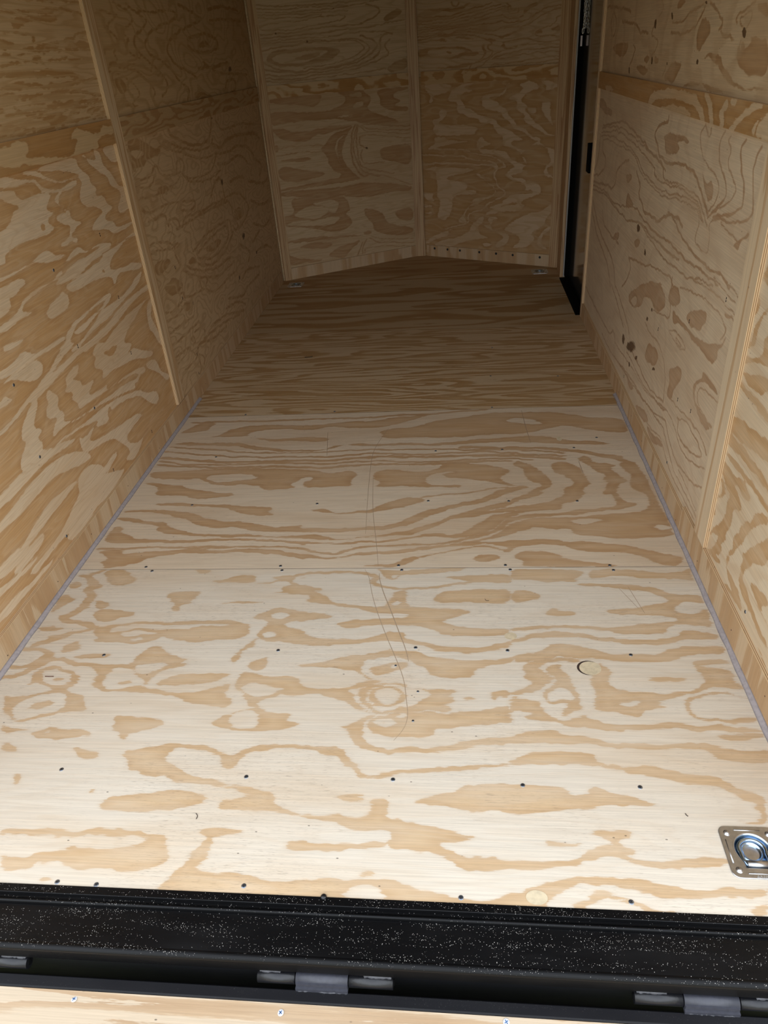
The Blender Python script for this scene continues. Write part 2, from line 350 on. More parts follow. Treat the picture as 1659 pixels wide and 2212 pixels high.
# ------------------------------------------------------------------ plywood boards with the grain figure the boards show
GRAIN = {
'front': '''P -1228,1883 -1219,1901 -1194,1906 -1159,1903 -1137,1894 -1125,1874 -1095,1857 -1095,1838 -1112,1824 -1137,1820 -1170,1828 -1196,1845 -1200,1862|P -958,1767 -938,1783 -882,1788 -852,1790 -850,1767 -862,1747 -867,1731 -886,1721 -899,1713 -890,1702 -886,1693 -912,1693 -915,1709 -910,1724 -922,1736 -936,1740 -937,1751 -950,1757|L17 -1287,1871 -1254,1854 -1233,1824 -1212,1820 -1229,1808 -1243,1792 -1212,1775 -1206,1756 -1216,1721 -1217,1705 -1232,1686 -1247,1664 -1267,1657 -1237,1642 -1203,1635 -1169,1628 -1141,1614|L9 -1279,1871 -1255,1892 -1229,1909|P -1273,1571 -1219,1584 -1174,1594 -1152,1610 -1135,1607 -1152,1589 -1200,1575 -1217,1558 -1256,1537 -1298,1523 -1312,1530 -1293,1550 -1253,1561|P -1317,1812 -1311,1845 -1283,1833 -1275,1820 -1294,1808|P -1324,1764 -1307,1780 -1287,1760 -1253,1744 -1278,1728 -1290,1709 -1306,1679 -1315,1686 -1318,1724|P -1326,1606 -1296,1616 -1255,1617 -1226,1608 -1252,1599 -1290,1595|P -1183,1740 -1152,1742 -1137,1731 -1132,1713 -1151,1702 -1168,1705 -1179,1721|P -1172,1679 -1154,1698 -1130,1702 -1091,1694 -1037,1687 -1033,1665 -1066,1657 -1088,1650 -1107,1634 -1134,1639 -1160,1657|P -1142,1610 -1106,1621 -1069,1628 -1003,1637 -906,1643 -807,1644 -720,1646 -688,1637 -648,1630 -646,1603 -637,1586 -661,1569 -734,1558 -802,1551 -857,1557 -879,1567 -906,1574 -920,1560 -945,1550 -981,1543 -1035,1546 -1066,1549 -1102,1542 -1114,1548 -1097,1565 -1131,1586|H -1086,1603 -1066,1620 -1018,1625 -950,1629 -803,1631 -705,1627 -708,1620 -777,1624 -837,1615 -864,1607 -923,1608 -993,1611 -1038,1600 -1075,1594|H -1051,1590 -1017,1597 -932,1594 -927,1586 -981,1580 -1002,1573 -1032,1574|H -1003,1563 -966,1568 -961,1560 -991,1556|P -1198,1508 -1197,1527 -1176,1544 -1154,1549 -1142,1525 -1161,1511 -1177,1505 -1191,1498|P -1147,1492 -1112,1499 -1074,1501 -1025,1498 -1044,1485 -1083,1479 -1117,1479|L14 -1316,1442 -1276,1443 -1246,1459 -1227,1478 -1221,1491 -1248,1510 -1285,1517 -1318,1513|L15 -1321,1396 -1283,1403 -1256,1424 -1230,1446 -1212,1469 -1176,1472 -1144,1466 -1110,1454 -1071,1450|P -841,1843 -791,1851 -737,1867 -687,1875 -677,1830 -761,1836 -813,1835|P -914,1907 -860,1906 -841,1898 -869,1881 -897,1885|P -787,1726 -743,1731 -705,1740 -613,1734 -662,1731 -731,1725|P -1113,1460 -1056,1458 -1003,1456 -958,1459 -955,1488 -934,1507 -927,1533 -893,1537 -875,1514 -840,1492 -787,1480 -822,1467 -781,1462 -836,1442 -861,1433 -870,1409 -877,1379 -888,1373 -893,1397 -921,1411 -944,1435 -984,1443 -1009,1437 -1014,1416 -1020,1398 -1012,1374 -987,1361 -940,1356 -919,1373 -888,1373 -851,1357 -795,1348 -719,1355 -664,1377 -654,1389 -647,1377 -656,1349 -623,1322 -623,1306 -682,1305 -751,1320 -787,1335 -847,1344 -893,1350 -946,1349 -1012,1357 -1046,1368 -1037,1394 -1041,1424 -1067,1442|H -940,1450 -908,1463 -864,1470 -851,1458 -874,1433 -905,1417 -932,1429|P -855,1380 -840,1400 -805,1416 -740,1426 -670,1428 -654,1421 -671,1400 -707,1388 -770,1378 -818,1375 -847,1369|P -969,1384 -938,1396 -923,1387 -940,1378 -965,1375|P -1231,1397 -1228,1425 -1194,1441 -1162,1444 -1128,1432 -1095,1411 -1087,1388 -1095,1370 -1103,1358 -1107,1348 -1141,1352 -1170,1366 -1204,1377 -1236,1372 -1221,1383|H -1206,1410 -1200,1425 -1166,1432 -1132,1420 -1113,1399 -1112,1378 -1131,1369 -1160,1372 -1184,1383|P -1167,1395 -1143,1405 -1134,1396 -1148,1387|P -1288,1329 -1252,1330 -1220,1328 -1185,1333 -1162,1348 -1142,1355 -1105,1352 -1086,1341 -1045,1331 -1037,1314 -1021,1298 -1008,1287 -1016,1276 -1045,1273 -1080,1272 -1115,1255 -1153,1244 -1191,1241 -1228,1261 -1253,1282 -1263,1304 -1267,1315|H -1229,1283 -1221,1305 -1194,1322 -1157,1340 -1104,1341 -1091,1324 -1082,1296 -1088,1280 -1120,1266 -1157,1252 -1196,1251|P -1184,1286 -1175,1303 -1148,1313 -1123,1312 -1120,1301 -1139,1284 -1167,1279|P -934,1262 -912,1266 -860,1264 -831,1265 -812,1259 -787,1250 -791,1237 -819,1223 -854,1215 -871,1207 -873,1189 -886,1192 -892,1201 -891,1209 -913,1216 -923,1231 -919,1241|P -1135,1200 -1117,1216 -1081,1222 -1020,1218 -984,1214 -963,1205 -975,1194 -1019,1189 -1081,1187 -1117,1191|H -1103,1206 -1085,1212 -1079,1204|P -1235,1234 -1214,1219 -1188,1212 -1133,1213 -1180,1204 -1197,1196 -1212,1193|P -664,1472 -657,1497 -641,1526 -622,1562 -606,1576 -610,1533 -639,1517 -644,1485 -651,1460|P -594,1482 -568,1487 -558,1474 -557,1449 -575,1440 -602,1443 -613,1467|L10 -616,1862 -581,1866 -531,1878 -454,1884 -378,1888 -315,1879 -278,1860 -272,1852 -291,1840 -274,1816 -238,1800 -169,1799 -97,1808 -24,1823 25,1835|P -678,1834 -636,1835 -603,1850 -616,1862 -579,1858 -615,1834 -645,1826 -676,1826|P -298,1906 -251,1897 -175,1898 -99,1904 -29,1908 16,1905 -24,1887 -99,1875 -173,1873 -203,1868 -212,1848 -231,1840 -252,1852 -260,1881|H -238,1868 -209,1872 -212,1856 -232,1852|P -59,1859 -9,1863 65,1874 152,1874 149,1830 63,1834 25,1831 -9,1843 -49,1851|P -539,1862 -513,1864 -507,1859 -532,1855|P -621,1858 -581,1868 -550,1866 -554,1833 -504,1813 -447,1801 -451,1793 -479,1786 -443,1774 -414,1747 -407,1731 -338,1725 -279,1714 -236,1714 -237,1721 -224,1743 -217,1777 -208,1789 -179,1789 -179,1747 -172,1721 -165,1712 -94,1709 -29,1703 22,1685 -29,1668 -70,1650 -56,1640 -10,1620 48,1620 70,1614 127,1611 134,1585 42,1582 -24,1583 -64,1583 -82,1606 -119,1623 -160,1629 -229,1627 -298,1625 -334,1615 -391,1625 -374,1635 -324,1649 -255,1654 -180,1657 -158,1671 -187,1681 -257,1681 -297,1699 -355,1710 -405,1721 -505,1736 -488,1747 -485,1759 -517,1774 -619,1778 -575,1786 -589,1806 -556,1817 -560,1837 -602,1843|H -218,1732 -205,1741 -187,1732 -194,1721 -213,1717|P -100,1747 -77,1781 -24,1792 72,1796 148,1799 143,1728 23,1731 -57,1728 -95,1736|P -650,1666 -639,1673 -600,1695 -574,1708 -537,1697 -473,1689 -438,1681 -394,1663 -433,1652 -499,1646 -531,1641 -543,1631 -532,1621 -483,1610 -471,1584 -448,1570 -383,1564 -314,1565 -275,1575 -248,1585 -213,1602 -181,1599 -173,1569 -121,1554 -76,1538 -24,1532 41,1536 89,1549 133,1565 131,1537 62,1519 -2,1511 -67,1516 -111,1535 -165,1550 -210,1562 -255,1559 -313,1552 -379,1538 -433,1535 -495,1550 -565,1556 -605,1569 -613,1603 -599,1624 -591,1631 -614,1648 -644,1652|H -599,1666 -583,1684 -544,1681 -532,1670 -557,1653 -586,1652|H -599,1593 -581,1606 -559,1593 -564,1573 -583,1573|P -480,1462 -434,1466 -383,1479 -328,1495 -276,1505 -220,1518 -212,1530 -207,1518 -163,1518 -119,1509 -67,1492 -24,1480 40,1482 86,1490 129,1503 128,1482 86,1473 52,1457 30,1445 18,1422 -24,1416 -65,1412 -95,1421 -103,1435 -113,1455 -134,1461 -152,1479 -196,1493 -240,1493 -283,1480 -284,1453 -278,1435 -259,1418 -232,1407 -258,1409 -285,1426 -313,1441 -366,1452 -398,1456 -454,1454|P -264,1447 -242,1465 -208,1472 -156,1472 -156,1461 -167,1446 -193,1442 -213,1433 -243,1427 -256,1436|H -211,1460 -194,1465 -185,1454 -198,1451|P -8,1342 12,1348 24,1342 4,1337|P 61,1370 97,1374 121,1374 119,1351 80,1352 76,1336 64,1346|L12 -237,1407 -265,1392 -296,1375 -329,1366 -379,1365|L9 -164,1391 -202,1399 -231,1393 -259,1381 -274,1361 -272,1340 -253,1316 -226,1288 -194,1291 -163,1307|L8 -251,1356 -246,1373 -218,1382 -188,1377 -162,1361 -159,1347 -176,1325 -204,1312 -224,1316 -242,1335 -251,1356|P -632,1401 -625,1427 -596,1434 -572,1425 -552,1415 -517,1414 -455,1412 -445,1389 -424,1378 -396,1368 -354,1368 -321,1370 -293,1350 -287,1329 -264,1308 -237,1285 -262,1292 -293,1310 -311,1328 -337,1338 -394,1354 -435,1347 -519,1343 -549,1329 -550,1313 -532,1292 -498,1287 -452,1285 -452,1275 -465,1265 -446,1252 -421,1248 -428,1240 -462,1232 -493,1226 -532,1223 -598,1226 -656,1242 -645,1263 -620,1277 -575,1296 -551,1302 -578,1307 -582,1325 -597,1333 -605,1350 -634,1378|H -612,1264 -601,1282 -566,1294 -543,1284 -531,1260 -536,1237 -566,1229 -597,1236|H -610,1367 -602,1387 -574,1396 -558,1385 -525,1374 -489,1366 -520,1351 -560,1340 -591,1345|P -164,1385 -114,1378 -73,1373 -24,1371 -20,1363 -44,1349 -28,1341 -32,1331 -72,1322 -44,1315 -42,1304 -71,1299 -119,1300 -158,1292 -189,1283 -183,1299 -168,1315 -147,1313 -124,1329 -104,1343 -81,1362 -114,1372 -164,1381|P -209,1280 -182,1291 -150,1297 -119,1295 -63,1294 -16,1297 -12,1305 35,1304 70,1309 79,1317 118,1321 114,1267 107,1267 76,1264 15,1258 -43,1249 -81,1238 -77,1224 -100,1216 -157,1210 -192,1214 -220,1220 -241,1237 -246,1252 -236,1272|H -235,1257 -220,1270 -196,1272 -178,1258 -187,1246 -217,1240|P -219,1255 -207,1259 -209,1252|H -185,1278 -158,1294 -142,1282 -149,1273 -181,1273|P -314,1240 -289,1251 -263,1266 -245,1282 -225,1285 -244,1267 -259,1246 -259,1227 -253,1210 -238,1191 -212,1180 -185,1180 -152,1184 -99,1183 -54,1189 -13,1202 25,1212 74,1219 111,1224 112,1231 150,1239 206,1240 261,1232 306,1219 348,1207 419,1206 510,1213 563,1214 578,1204 609,1193 628,1198 644,1192 702,1202 688,1162 643,1158 600,1162 574,1177 558,1194 506,1198 416,1190 328,1195 287,1207 202,1205 110,1203 73,1200 32,1196 -13,1183 -61,1173 -117,1169 -173,1164 -218,1165 -242,1172 -275,1193 -295,1214 -290,1221 -299,1228 -295,1233|P 154,1902 251,1897 333,1893 385,1884 363,1864 341,1845 349,1829 269,1833 222,1841 150,1846|P 391,1896 511,1898 628,1874 677,1882 702,1898 707,1894 707,1858 707,1839 649,1843 599,1847 530,1851 504,1863 437,1856 379,1844|P 352,1821 413,1821 487,1821 549,1809 592,1798 615,1779 648,1767 694,1772 707,1764 703,1725 689,1729 659,1739 629,1725 610,1704 623,1683 668,1677 700,1704 709,1684 700,1624 656,1630 620,1640 568,1617 565,1600 513,1596 436,1593 404,1603 346,1615 268,1621 224,1611 135,1598 136,1614 225,1628 305,1632 356,1625 398,1616 433,1619 460,1629 517,1636 557,1639 592,1646 616,1655 593,1666 560,1673 516,1673 483,1680 431,1683 411,1697 465,1704 526,1718 577,1729 601,1739 599,1750 585,1764 553,1783 509,1790 465,1802 411,1806 355,1810|P 240,1686 270,1714 290,1690 325,1690 323,1672 278,1669 248,1674|P 147,1795 194,1791 239,1765 213,1739 143,1728|P 245,1608 284,1605 335,1599 358,1583 416,1574 487,1571 542,1575 586,1585 607,1604 635,1614 667,1607 696,1595 698,1573 641,1573 599,1569 554,1556 503,1550 446,1552 397,1564 349,1577 298,1583 237,1576 185,1572 132,1556 133,1565 177,1582|P 129,1503 163,1513 206,1522 234,1544 261,1554 302,1548 338,1536 365,1521 414,1515 463,1515 528,1513 549,1532 592,1544 642,1547 702,1542 705,1518 666,1518 618,1516 588,1511 571,1490 522,1487 477,1483 425,1486 385,1491 336,1493 296,1499 254,1500 212,1492 174,1483 127,1476|P 212,1492 173,1477 151,1453 170,1439 156,1421 183,1405 162,1391 121,1371 120,1352 160,1369 193,1375 215,1397 233,1420 208,1448 197,1468 236,1483 269,1484 305,1478 312,1496|P 216,1465 239,1474 264,1472 257,1454 276,1437 275,1398 294,1366 290,1340 298,1314 278,1304 253,1288 242,1295 248,1308 261,1318 255,1334 220,1330 198,1348 197,1359 209,1375 227,1397 237,1420 223,1442|H 211,1359 238,1387 261,1382 281,1355 271,1342 240,1344 224,1336 213,1343|P 359,1479 379,1456 392,1439 365,1416 377,1394 405,1379 454,1372 512,1373 570,1377 587,1385 617,1409 623,1431 609,1453 598,1488 637,1497 680,1495 703,1486 694,1477 655,1477 618,1471 628,1465 685,1460 696,1432 689,1421 699,1405 710,1389 697,1384 650,1394 613,1382 571,1366 506,1349 488,1338 503,1321 460,1312 442,1297 419,1292 370,1311 332,1312 327,1330 335,1356 328,1383 325,1416 344,1438|H 390,1339 429,1345 451,1338 418,1327 388,1329|P 476,1424 509,1431 548,1430 581,1422 545,1416 498,1414|P 547,1332 564,1353 598,1369 637,1375 678,1373 706,1355 697,1363 662,1370 624,1367 591,1358 571,1340 559,1319 568,1300 594,1286 637,1287 677,1300 706,1298 702,1286 665,1282 616,1277 581,1281 560,1295 547,1317|P 119,1350 135,1347 189,1340 195,1315 219,1287 244,1275 275,1283 299,1294 298,1289 326,1275 399,1269 451,1268 510,1272 560,1270 607,1269 660,1268 701,1262 701,1252 627,1251 573,1252 520,1253 448,1256 403,1252 352,1249 300,1252 257,1259 228,1268 191,1272 138,1283 170,1301 140,1306 117,1310|P 590,1233 642,1244 697,1250 703,1236 655,1228 618,1220|P -1201,1174 -1173,1169 -1143,1153 -1136,1144 -1148,1139 -1170,1140 -1186,1147|P -1001,1152 -971,1158 -915,1153 -920,1145 -908,1136 -962,1129 -982,1138|P -1111,1074 -1089,1082 -1082,1062 -1086,1046 -1103,1057|P -894,1031 -889,1039 -879,1038 -883,1029|P -858,1149 -840,1159 -802,1165 -764,1174 -706,1179 -644,1176 -612,1160 -600,1146 -584,1145 -562,1150 -556,1159 -544,1171 -522,1177 -483,1179 -405,1185 -347,1181 -296,1176 -287,1167 -267,1131 -242,1105 -219,1097 -187,1107 -133,1117 -78,1127 -24,1133 31,1139 106,1144 106,1137 49,1129 -42,1118 -132,1106 -175,1098 -189,1092 -240,1090 -273,1113 -298,1139 -308,1155 -343,1160 -384,1173 -442,1173 -487,1164 -518,1160 -518,1163 -540,1155 -554,1136 -557,1118 -573,1106 -593,1108 -606,1126 -608,1139 -631,1157 -660,1161 -702,1167 -722,1167 -734,1154 -747,1140 -730,1120 -702,1107 -664,1088 -615,1078 -578,1069 -553,1059 -493,1054 -454,1047 -445,1031 -448,1019 -435,1009 -407,998 -335,991 -264,987 -222,987 -214,1003 -217,1022 -210,1035 -188,1036 -179,1024 -180,1000 -178,990 -160,985 -126,983 -105,974 -81,971 -64,966 -30,967 -20,953 18,947 -7,939 -43,934 -63,933 -40,916 -14,907 41,907 91,901 155,903 218,909 238,917 249,930 285,936 306,948 285,956 264,964 258,969 273,979 291,974 318,979 349,972 351,967 326,956 315,948 329,938 353,932 342,923 332,921 343,915 374,912 436,915 467,920 529,924 528,912 492,901 401,897 356,902 312,913 281,914 249,907 210,896 169,887 121,878 90,881 40,875 -8,876 -40,889 -63,909 -105,914 -155,914 -176,929 -160,944 -175,958 -226,958 -261,959 -282,966 -304,974 -333,981 -405,988 -460,992 -479,995 -536,995 -569,996 -566,1011 -572,1019 -526,1028 -502,1033 -526,1041 -571,1056 -611,1063 -688,1065 -704,1069 -729,1084 -778,1080 -796,1097 -825,1101 -838,1124|P -861,996 -845,1016 -785,1028 -714,1041 -642,1041 -608,1030 -602,1013 -640,1000 -688,990 -759,980 -797,982 -849,982|P -303,1040 -272,1047 -240,1050 -242,1040 -230,1028 -262,1024 -290,1025|P -395,917 -382,925 -307,924 -257,928 -176,929 -175,920 -255,913 -301,906 -368,905 -396,908|P -121,1032 -94,1041 -59,1056 -24,1065 1,1079 47,1081 103,1083 172,1082 220,1079 229,1066 237,1056 251,1056 273,1067 268,1079 296,1082 320,1067 366,1060 391,1051 422,1046 401,1040 361,1035 301,1031 250,1027 233,1020 186,1015 125,1011 98,1012 44,1012 4,1011 -24,1017 -58,1026 -93,1029|P 156,1174 218,1183 261,1182 303,1174 308,1161 334,1146 360,1138 406,1140 443,1138 475,1129 521,1124 567,1119 580,1105 605,1090 639,1075 656,1068 635,1007 569,1004 609,1013 627,1029 620,1047 633,1055 603,1064 585,1077 562,1088 514,1095 449,1105 391,1118 364,1123 332,1137 299,1147 248,1139 195,1140 153,1143 106,1139 107,1150|P 158,942 201,945 245,945 232,939 183,934|P -1061,923 -1034,930 -961,934 -916,933 -877,928 -845,937 -778,936 -734,936 -702,927 -673,926 -659,920 -650,885 -640,875 -654,860 -700,846 -739,839 -754,842 -789,842 -850,840 -872,855 -886,863 -906,860 -923,851 -942,839 -974,833 -1010,833 -1030,868 -1006,865 -986,861 -953,867 -927,879 -894,886 -870,896 -855,888 -788,890 -734,896 -703,909 -704,918 -746,920 -801,920 -851,920 -917,919 -983,918 -1027,917 -1055,914|P -916,809 -907,822 -893,819 -884,807|P -599,944 -585,951 -552,950 -530,947 -496,946 -507,938 -541,933 -559,925 -556,914 -557,900 -552,882 -563,865 -574,856 -570,846 -528,841 -496,844 -442,841 -418,836 -375,837 -304,839 -278,843 -240,843 -201,847 -172,845 -143,838 -92,828 -48,818 -8,810 31,810 56,818 72,826 87,830 115,836 150,850 191,862 228,868 263,874 299,874 335,873 363,863 405,853 464,853 524,859 586,863 581,847 533,840 489,837 444,832 386,832 352,840 324,848 287,856 260,858 226,854 203,843 172,829 159,819 156,798 85,794 -146,784 -427,777 -637,793 -640,811 -626,830 -613,851 -596,862 -598,880 -594,900 -580,911 -573,925|H -266,803 -243,817 -232,830 -206,834 -184,829 -170,814 -160,805 -209,799|P -228,850 -219,864 -207,867 -191,854 -208,850|P 200,815 237,823 245,839 258,847 270,846 292,834 314,828 333,818 353,816 381,811 407,800 350,800 334,809 312,815 284,825 267,829 242,818 216,806|P 545,824 575,832 566,805 534,809''',
'second': '''L17 -1272,3066 -1181,3069 -1029,3064 -878,3062 -615,3072 -432,3067 -289,3088 -145,3087 -3,3111 104,3121|P -1311,2953 -1281,3000 -1251,3048 -1212,3070 -1152,3045 -1179,3010 -1177,2978 -1238,2957|P -1165,2913 -1108,2918 -1079,2972 -1022,3009 -907,3024 -757,3005 -606,3012 -502,3043 -414,3029 -316,3064 -231,3071 -145,3087 -215,3033 -310,2983 -421,2958 -528,2969 -602,2984 -669,2956 -860,2975 -945,2964 -967,2934 -966,2903 -1060,2900|P -966,2903 -926,2885 -838,2873 -734,2882 -657,2886 -585,2867 -606,2830 -691,2842 -763,2854 -847,2847 -908,2869|P -1306,2852 -1237,2863 -1117,2846 -1009,2844 -931,2818 -855,2789 -746,2765 -649,2760 -569,2763 -474,2813 -364,2799 -237,2801 -103,2794 28,2812 114,2815 193,2832 324,2840 422,2798 419,2767 286,2777 191,2796 61,2781 -70,2774 -236,2782 -403,2784 -541,2802 -620,2744 -743,2750 -849,2762 -922,2780 -977,2805 -1075,2825 -1184,2830 -1257,2834|L13 -1300,2814 -1174,2800 -1062,2780 -985,2755 -879,2742 -740,2736 -565,2735 -400,2755 -299,2743 -201,2745 -70,2739 59,2719 187,2726 311,2700 408,2682|L14 -1307,2770 -1194,2750 -1082,2728 -973,2709 -834,2698 -699,2699 -558,2686 -429,2714 -357,2718 -263,2700 -166,2695 -69,2697 59,2708 154,2700 278,2674 405,2655|L19 -1294,2712 -1213,2701 -1138,2684 -1030,2666 -860,2662 -693,2664 -553,2652 -425,2680 -327,2685 -230,2678 -133,2670 -5,2674 121,2675 246,2663 402,2629|L13 -1298,2684 -1197,2652 -1093,2648 -989,2641 -857,2649 -723,2645 -549,2625 -421,2646 -324,2648 -195,2629 -68,2630 58,2645 183,2646 274,2628|L16 -1293,2649 -1190,2632 -1051,2619 -917,2620 -750,2617 -544,2592 -450,2614 -386,2618 -258,2615 -131,2607 -37,2619 88,2626 181,2620|P -1312,2590 -1246,2594 -1177,2591 -1113,2602 -1015,2611 -881,2609 -712,2592 -613,2582 -537,2547 -477,2570 -416,2542 -442,2493 -442,2445 -491,2446 -614,2439 -568,2425 -620,2439 -639,2476 -596,2517 -610,2530 -647,2519 -660,2489 -688,2471 -651,2440 -712,2430 -778,2420 -809,2445 -807,2463 -879,2472 -942,2468 -1009,2476 -1050,2503 -1091,2529 -1153,2519 -1223,2528 -1295,2543|H -1059,2535 -1031,2553 -968,2563 -902,2561 -859,2546 -827,2520 -887,2503 -951,2499 -995,2494 -1040,2515|P -1319,2500 -1268,2504 -1207,2483 -1145,2475 -1098,2449 -1006,2422 -956,2402 -901,2406 -901,2383 -978,2368 -1025,2358 -1079,2371 -1100,2395 -1177,2397 -1232,2405 -1227,2447 -1256,2472|P -1210,2329 -1158,2341 -1080,2334 -994,2317 -915,2320 -807,2306 -719,2293 -730,2261 -702,2239 -772,2235 -836,2252 -895,2292 -991,2306 -1086,2314 -1149,2316|P -1313,2270 -1302,2288 -1235,2293 -1164,2288 -1087,2280 -1033,2263 -980,2229 -933,2212 -882,2201 -809,2194 -747,2177 -685,2160 -629,2169 -584,2174 -598,2154 -510,2142 -476,2136 -621,2129 -707,2131 -766,2137 -812,2158 -860,2164 -918,2160 -983,2182 -1059,2231 -1130,2260 -1196,2272 -1259,2274|L23 -561,2135 -448,2136 -338,2146 -255,2152 -201,2176 -142,2236 -86,2266 -7,2295 50,2316 120,2357 162,2390 227,2410|P -584,2268 -539,2283 -497,2276 -476,2254 -378,2257 -295,2303 -240,2346 -170,2349 -134,2321 -179,2300 -258,2270 -337,2256 -405,2242 -493,2249|P -355,2565 -293,2575 -191,2546 -129,2556 -68,2611 -5,2615 87,2598 177,2556 182,2531 143,2484 159,2448 222,2416 170,2424 112,2449 -6,2495 -67,2504 -85,2529 -30,2539 -67,2547 -140,2519 -150,2459 -96,2433 -6,2442 -18,2413 -125,2428 -246,2438 -355,2436 -321,2465 -349,2502|L9 -152,2352 -88,2364 -7,2373 81,2398 169,2412|P -1323,2232 -1282,2239 -1227,2224 -1171,2205 -1111,2206 -1088,2174 -1045,2152 -976,2121 -929,2118 -848,2119 -760,2112 -678,2101 -616,2103 -561,2108 -523,2113 -469,2088 -440,2078 -359,2090 -278,2103 -203,2126 -118,2174 -30,2222 26,2252 106,2292 163,2312 211,2355 282,2386 309,2363 232,2332 161,2280 76,2241 4,2206 -63,2183 -117,2144 -170,2106 -278,2094 -386,2081 -467,2073 -500,2074 -557,2084 -671,2094 -757,2099 -871,2099 -960,2106 -1057,2117 -1109,2133 -1135,2154 -1138,2180 -1196,2192 -1264,2209|P -1310,2158 -1287,2176 -1261,2157 -1271,2136 -1209,2115 -1189,2095 -1092,2083 -980,2080 -868,2089 -783,2088 -668,2081 -553,2065 -464,2054 -357,2067 -249,2074 -169,2092 -116,2105 -78,2109 -51,2099 -8,2108 8,2132 47,2170 103,2214 187,2248 272,2277 363,2307 357,2254 269,2246 186,2228 145,2188 127,2149 72,2111 18,2084 -35,2076 -88,2091 -142,2087 -221,2065 -329,2057 -436,2046 -546,2051 -549,2042 -637,2066 -751,2076 -864,2075 -948,2067 -1061,2064 -1166,2065 -1217,2061 -1270,2062 -1310,2087|L11 -1303,2029 -1221,2028 -1110,2038 -939,2038 -825,2036 -715,2039 -603,2033 -546,2023 -510,2004 -483,1999 -438,1985 -398,2007 -326,2034 -219,2037 -135,2040 -50,2053 13,2075 72,2102 137,2139 150,2168 184,2197 266,2210 353,2218|P -1303,2015 -1246,2019 -1202,2023 -1210,1999 -1156,2008 -1100,2012 -1047,2021 -958,2029 -879,2028 -931,2014 -985,2006 -1058,1988 -1106,1966 -1112,1953 -1139,1935 -1191,1927 -1244,1918 -1242,1940 -1265,1954 -1240,1977 -1269,1991|P -1042,2007 -933,2019 -822,2022 -711,2025 -643,2015 -568,1996 -507,1986 -478,1968 -425,1972 -349,1998 -270,2006 -207,2014 -134,2026 -35,2043 34,2065 98,2092 154,2148 211,2192 265,2200 350,2198 341,2116 260,2146 178,2109 124,2082 44,2060 -8,2029 -61,2025 -139,2008 -216,1992 -321,1984 -399,1972 -449,1955 -532,1973 -534,1955 -592,1978 -677,1997 -817,2004 -927,2000|P -382,1919 -305,1927 -233,1931 -204,1961 -163,1973 -112,1981 -60,1998 -8,2016 54,2033 116,2027 141,2009 200,2053 253,2071 334,2065 331,2038 251,2043 188,2031 145,1991 125,2009 95,2019 33,2020 -19,2002 -86,1981 -137,1969 -172,1943 -212,1918|P 27,1962 53,1979 94,1983 123,1970 117,1949 82,1942 37,1945|P 164,1961 176,1991 212,1999 261,1990 301,1985 327,1972 317,1955 394,1937 487,1916 481,1910 341,1909 175,1914 197,1939|P 4,3052 75,3064 145,3084 215,3080 299,3082 423,3077 501,3044 550,3009 700,2992 702,2899 702,2848 593,2869 533,2894 472,2928 420,2931 336,2891 255,2858 170,2870 123,2858 3,2857|H 189,2992 226,3030 313,3000 368,2950 275,2955|P -375,2916 -308,2951 -211,2953 -108,3019 -3,3044 67,3065 136,3052 130,2887 62,2854 -71,2846 -206,2854 -301,2851 -370,2863 -344,2884|P 3,2813 135,2825 267,2843 394,2821 478,2781 518,2793 577,2769 623,2746 549,2749 450,2755 326,2782 199,2803 68,2785|L22 2,2749 131,2736 258,2734 382,2717 502,2684 559,2655 615,2633|P 444,2707 521,2690 589,2653 643,2618 688,2579 688,2523 666,2500 661,2561 612,2613 556,2635 500,2671|P 186,2594 225,2624 265,2590 292,2551 323,2501 336,2453 345,2429 313,2396 252,2359 242,2376 291,2408 293,2437 261,2468 235,2517 238,2554|P 344,2587 383,2611 429,2596 458,2545 465,2508 489,2436 448,2392 455,2358 415,2316 333,2276 233,2257 165,2243 82,2230 -1,2201 -1,2222 82,2246 167,2270 252,2288 326,2313 377,2361 369,2394 408,2427 422,2450 382,2499 361,2524|P 474,2659 514,2637 525,2592 593,2576 575,2540 592,2503 621,2443 591,2432 564,2377 574,2344 583,2300 624,2289 614,2268 546,2249 463,2231 380,2213 272,2210 206,2202 162,2188 144,2149 105,2111 51,2079 -2,2061 -2,2080 51,2093 105,2130 145,2178 163,2208 208,2222 274,2225 355,2228 406,2248 467,2256 539,2265 554,2291 554,2355 510,2356 544,2423 529,2470 550,2492 513,2518 487,2581 457,2620|P 607,2588 654,2586 688,2548 699,2463 696,2373 700,2245 703,2147 705,2072 514,2066 415,2086 365,2097 378,2115 318,2135 240,2147 190,2128 158,2119 182,2158 205,2187 324,2194 433,2206 542,2224 639,2232 667,2277 670,2330 641,2374 623,2397 629,2454 647,2489 619,2526|H 650,2138 683,2149 709,2128 674,2110|H 364,2173 409,2192 482,2185 480,2171 414,2148|P -3,2052 102,2055 207,2062 285,2070 334,2056 410,2050 483,2035 555,2021 621,1985 697,1959 700,1934 676,1914 621,1919 569,1969 499,1987 426,1988 355,2015 327,2033 281,2038 214,2030 152,2022 127,2036 76,2046 -3,2025''',
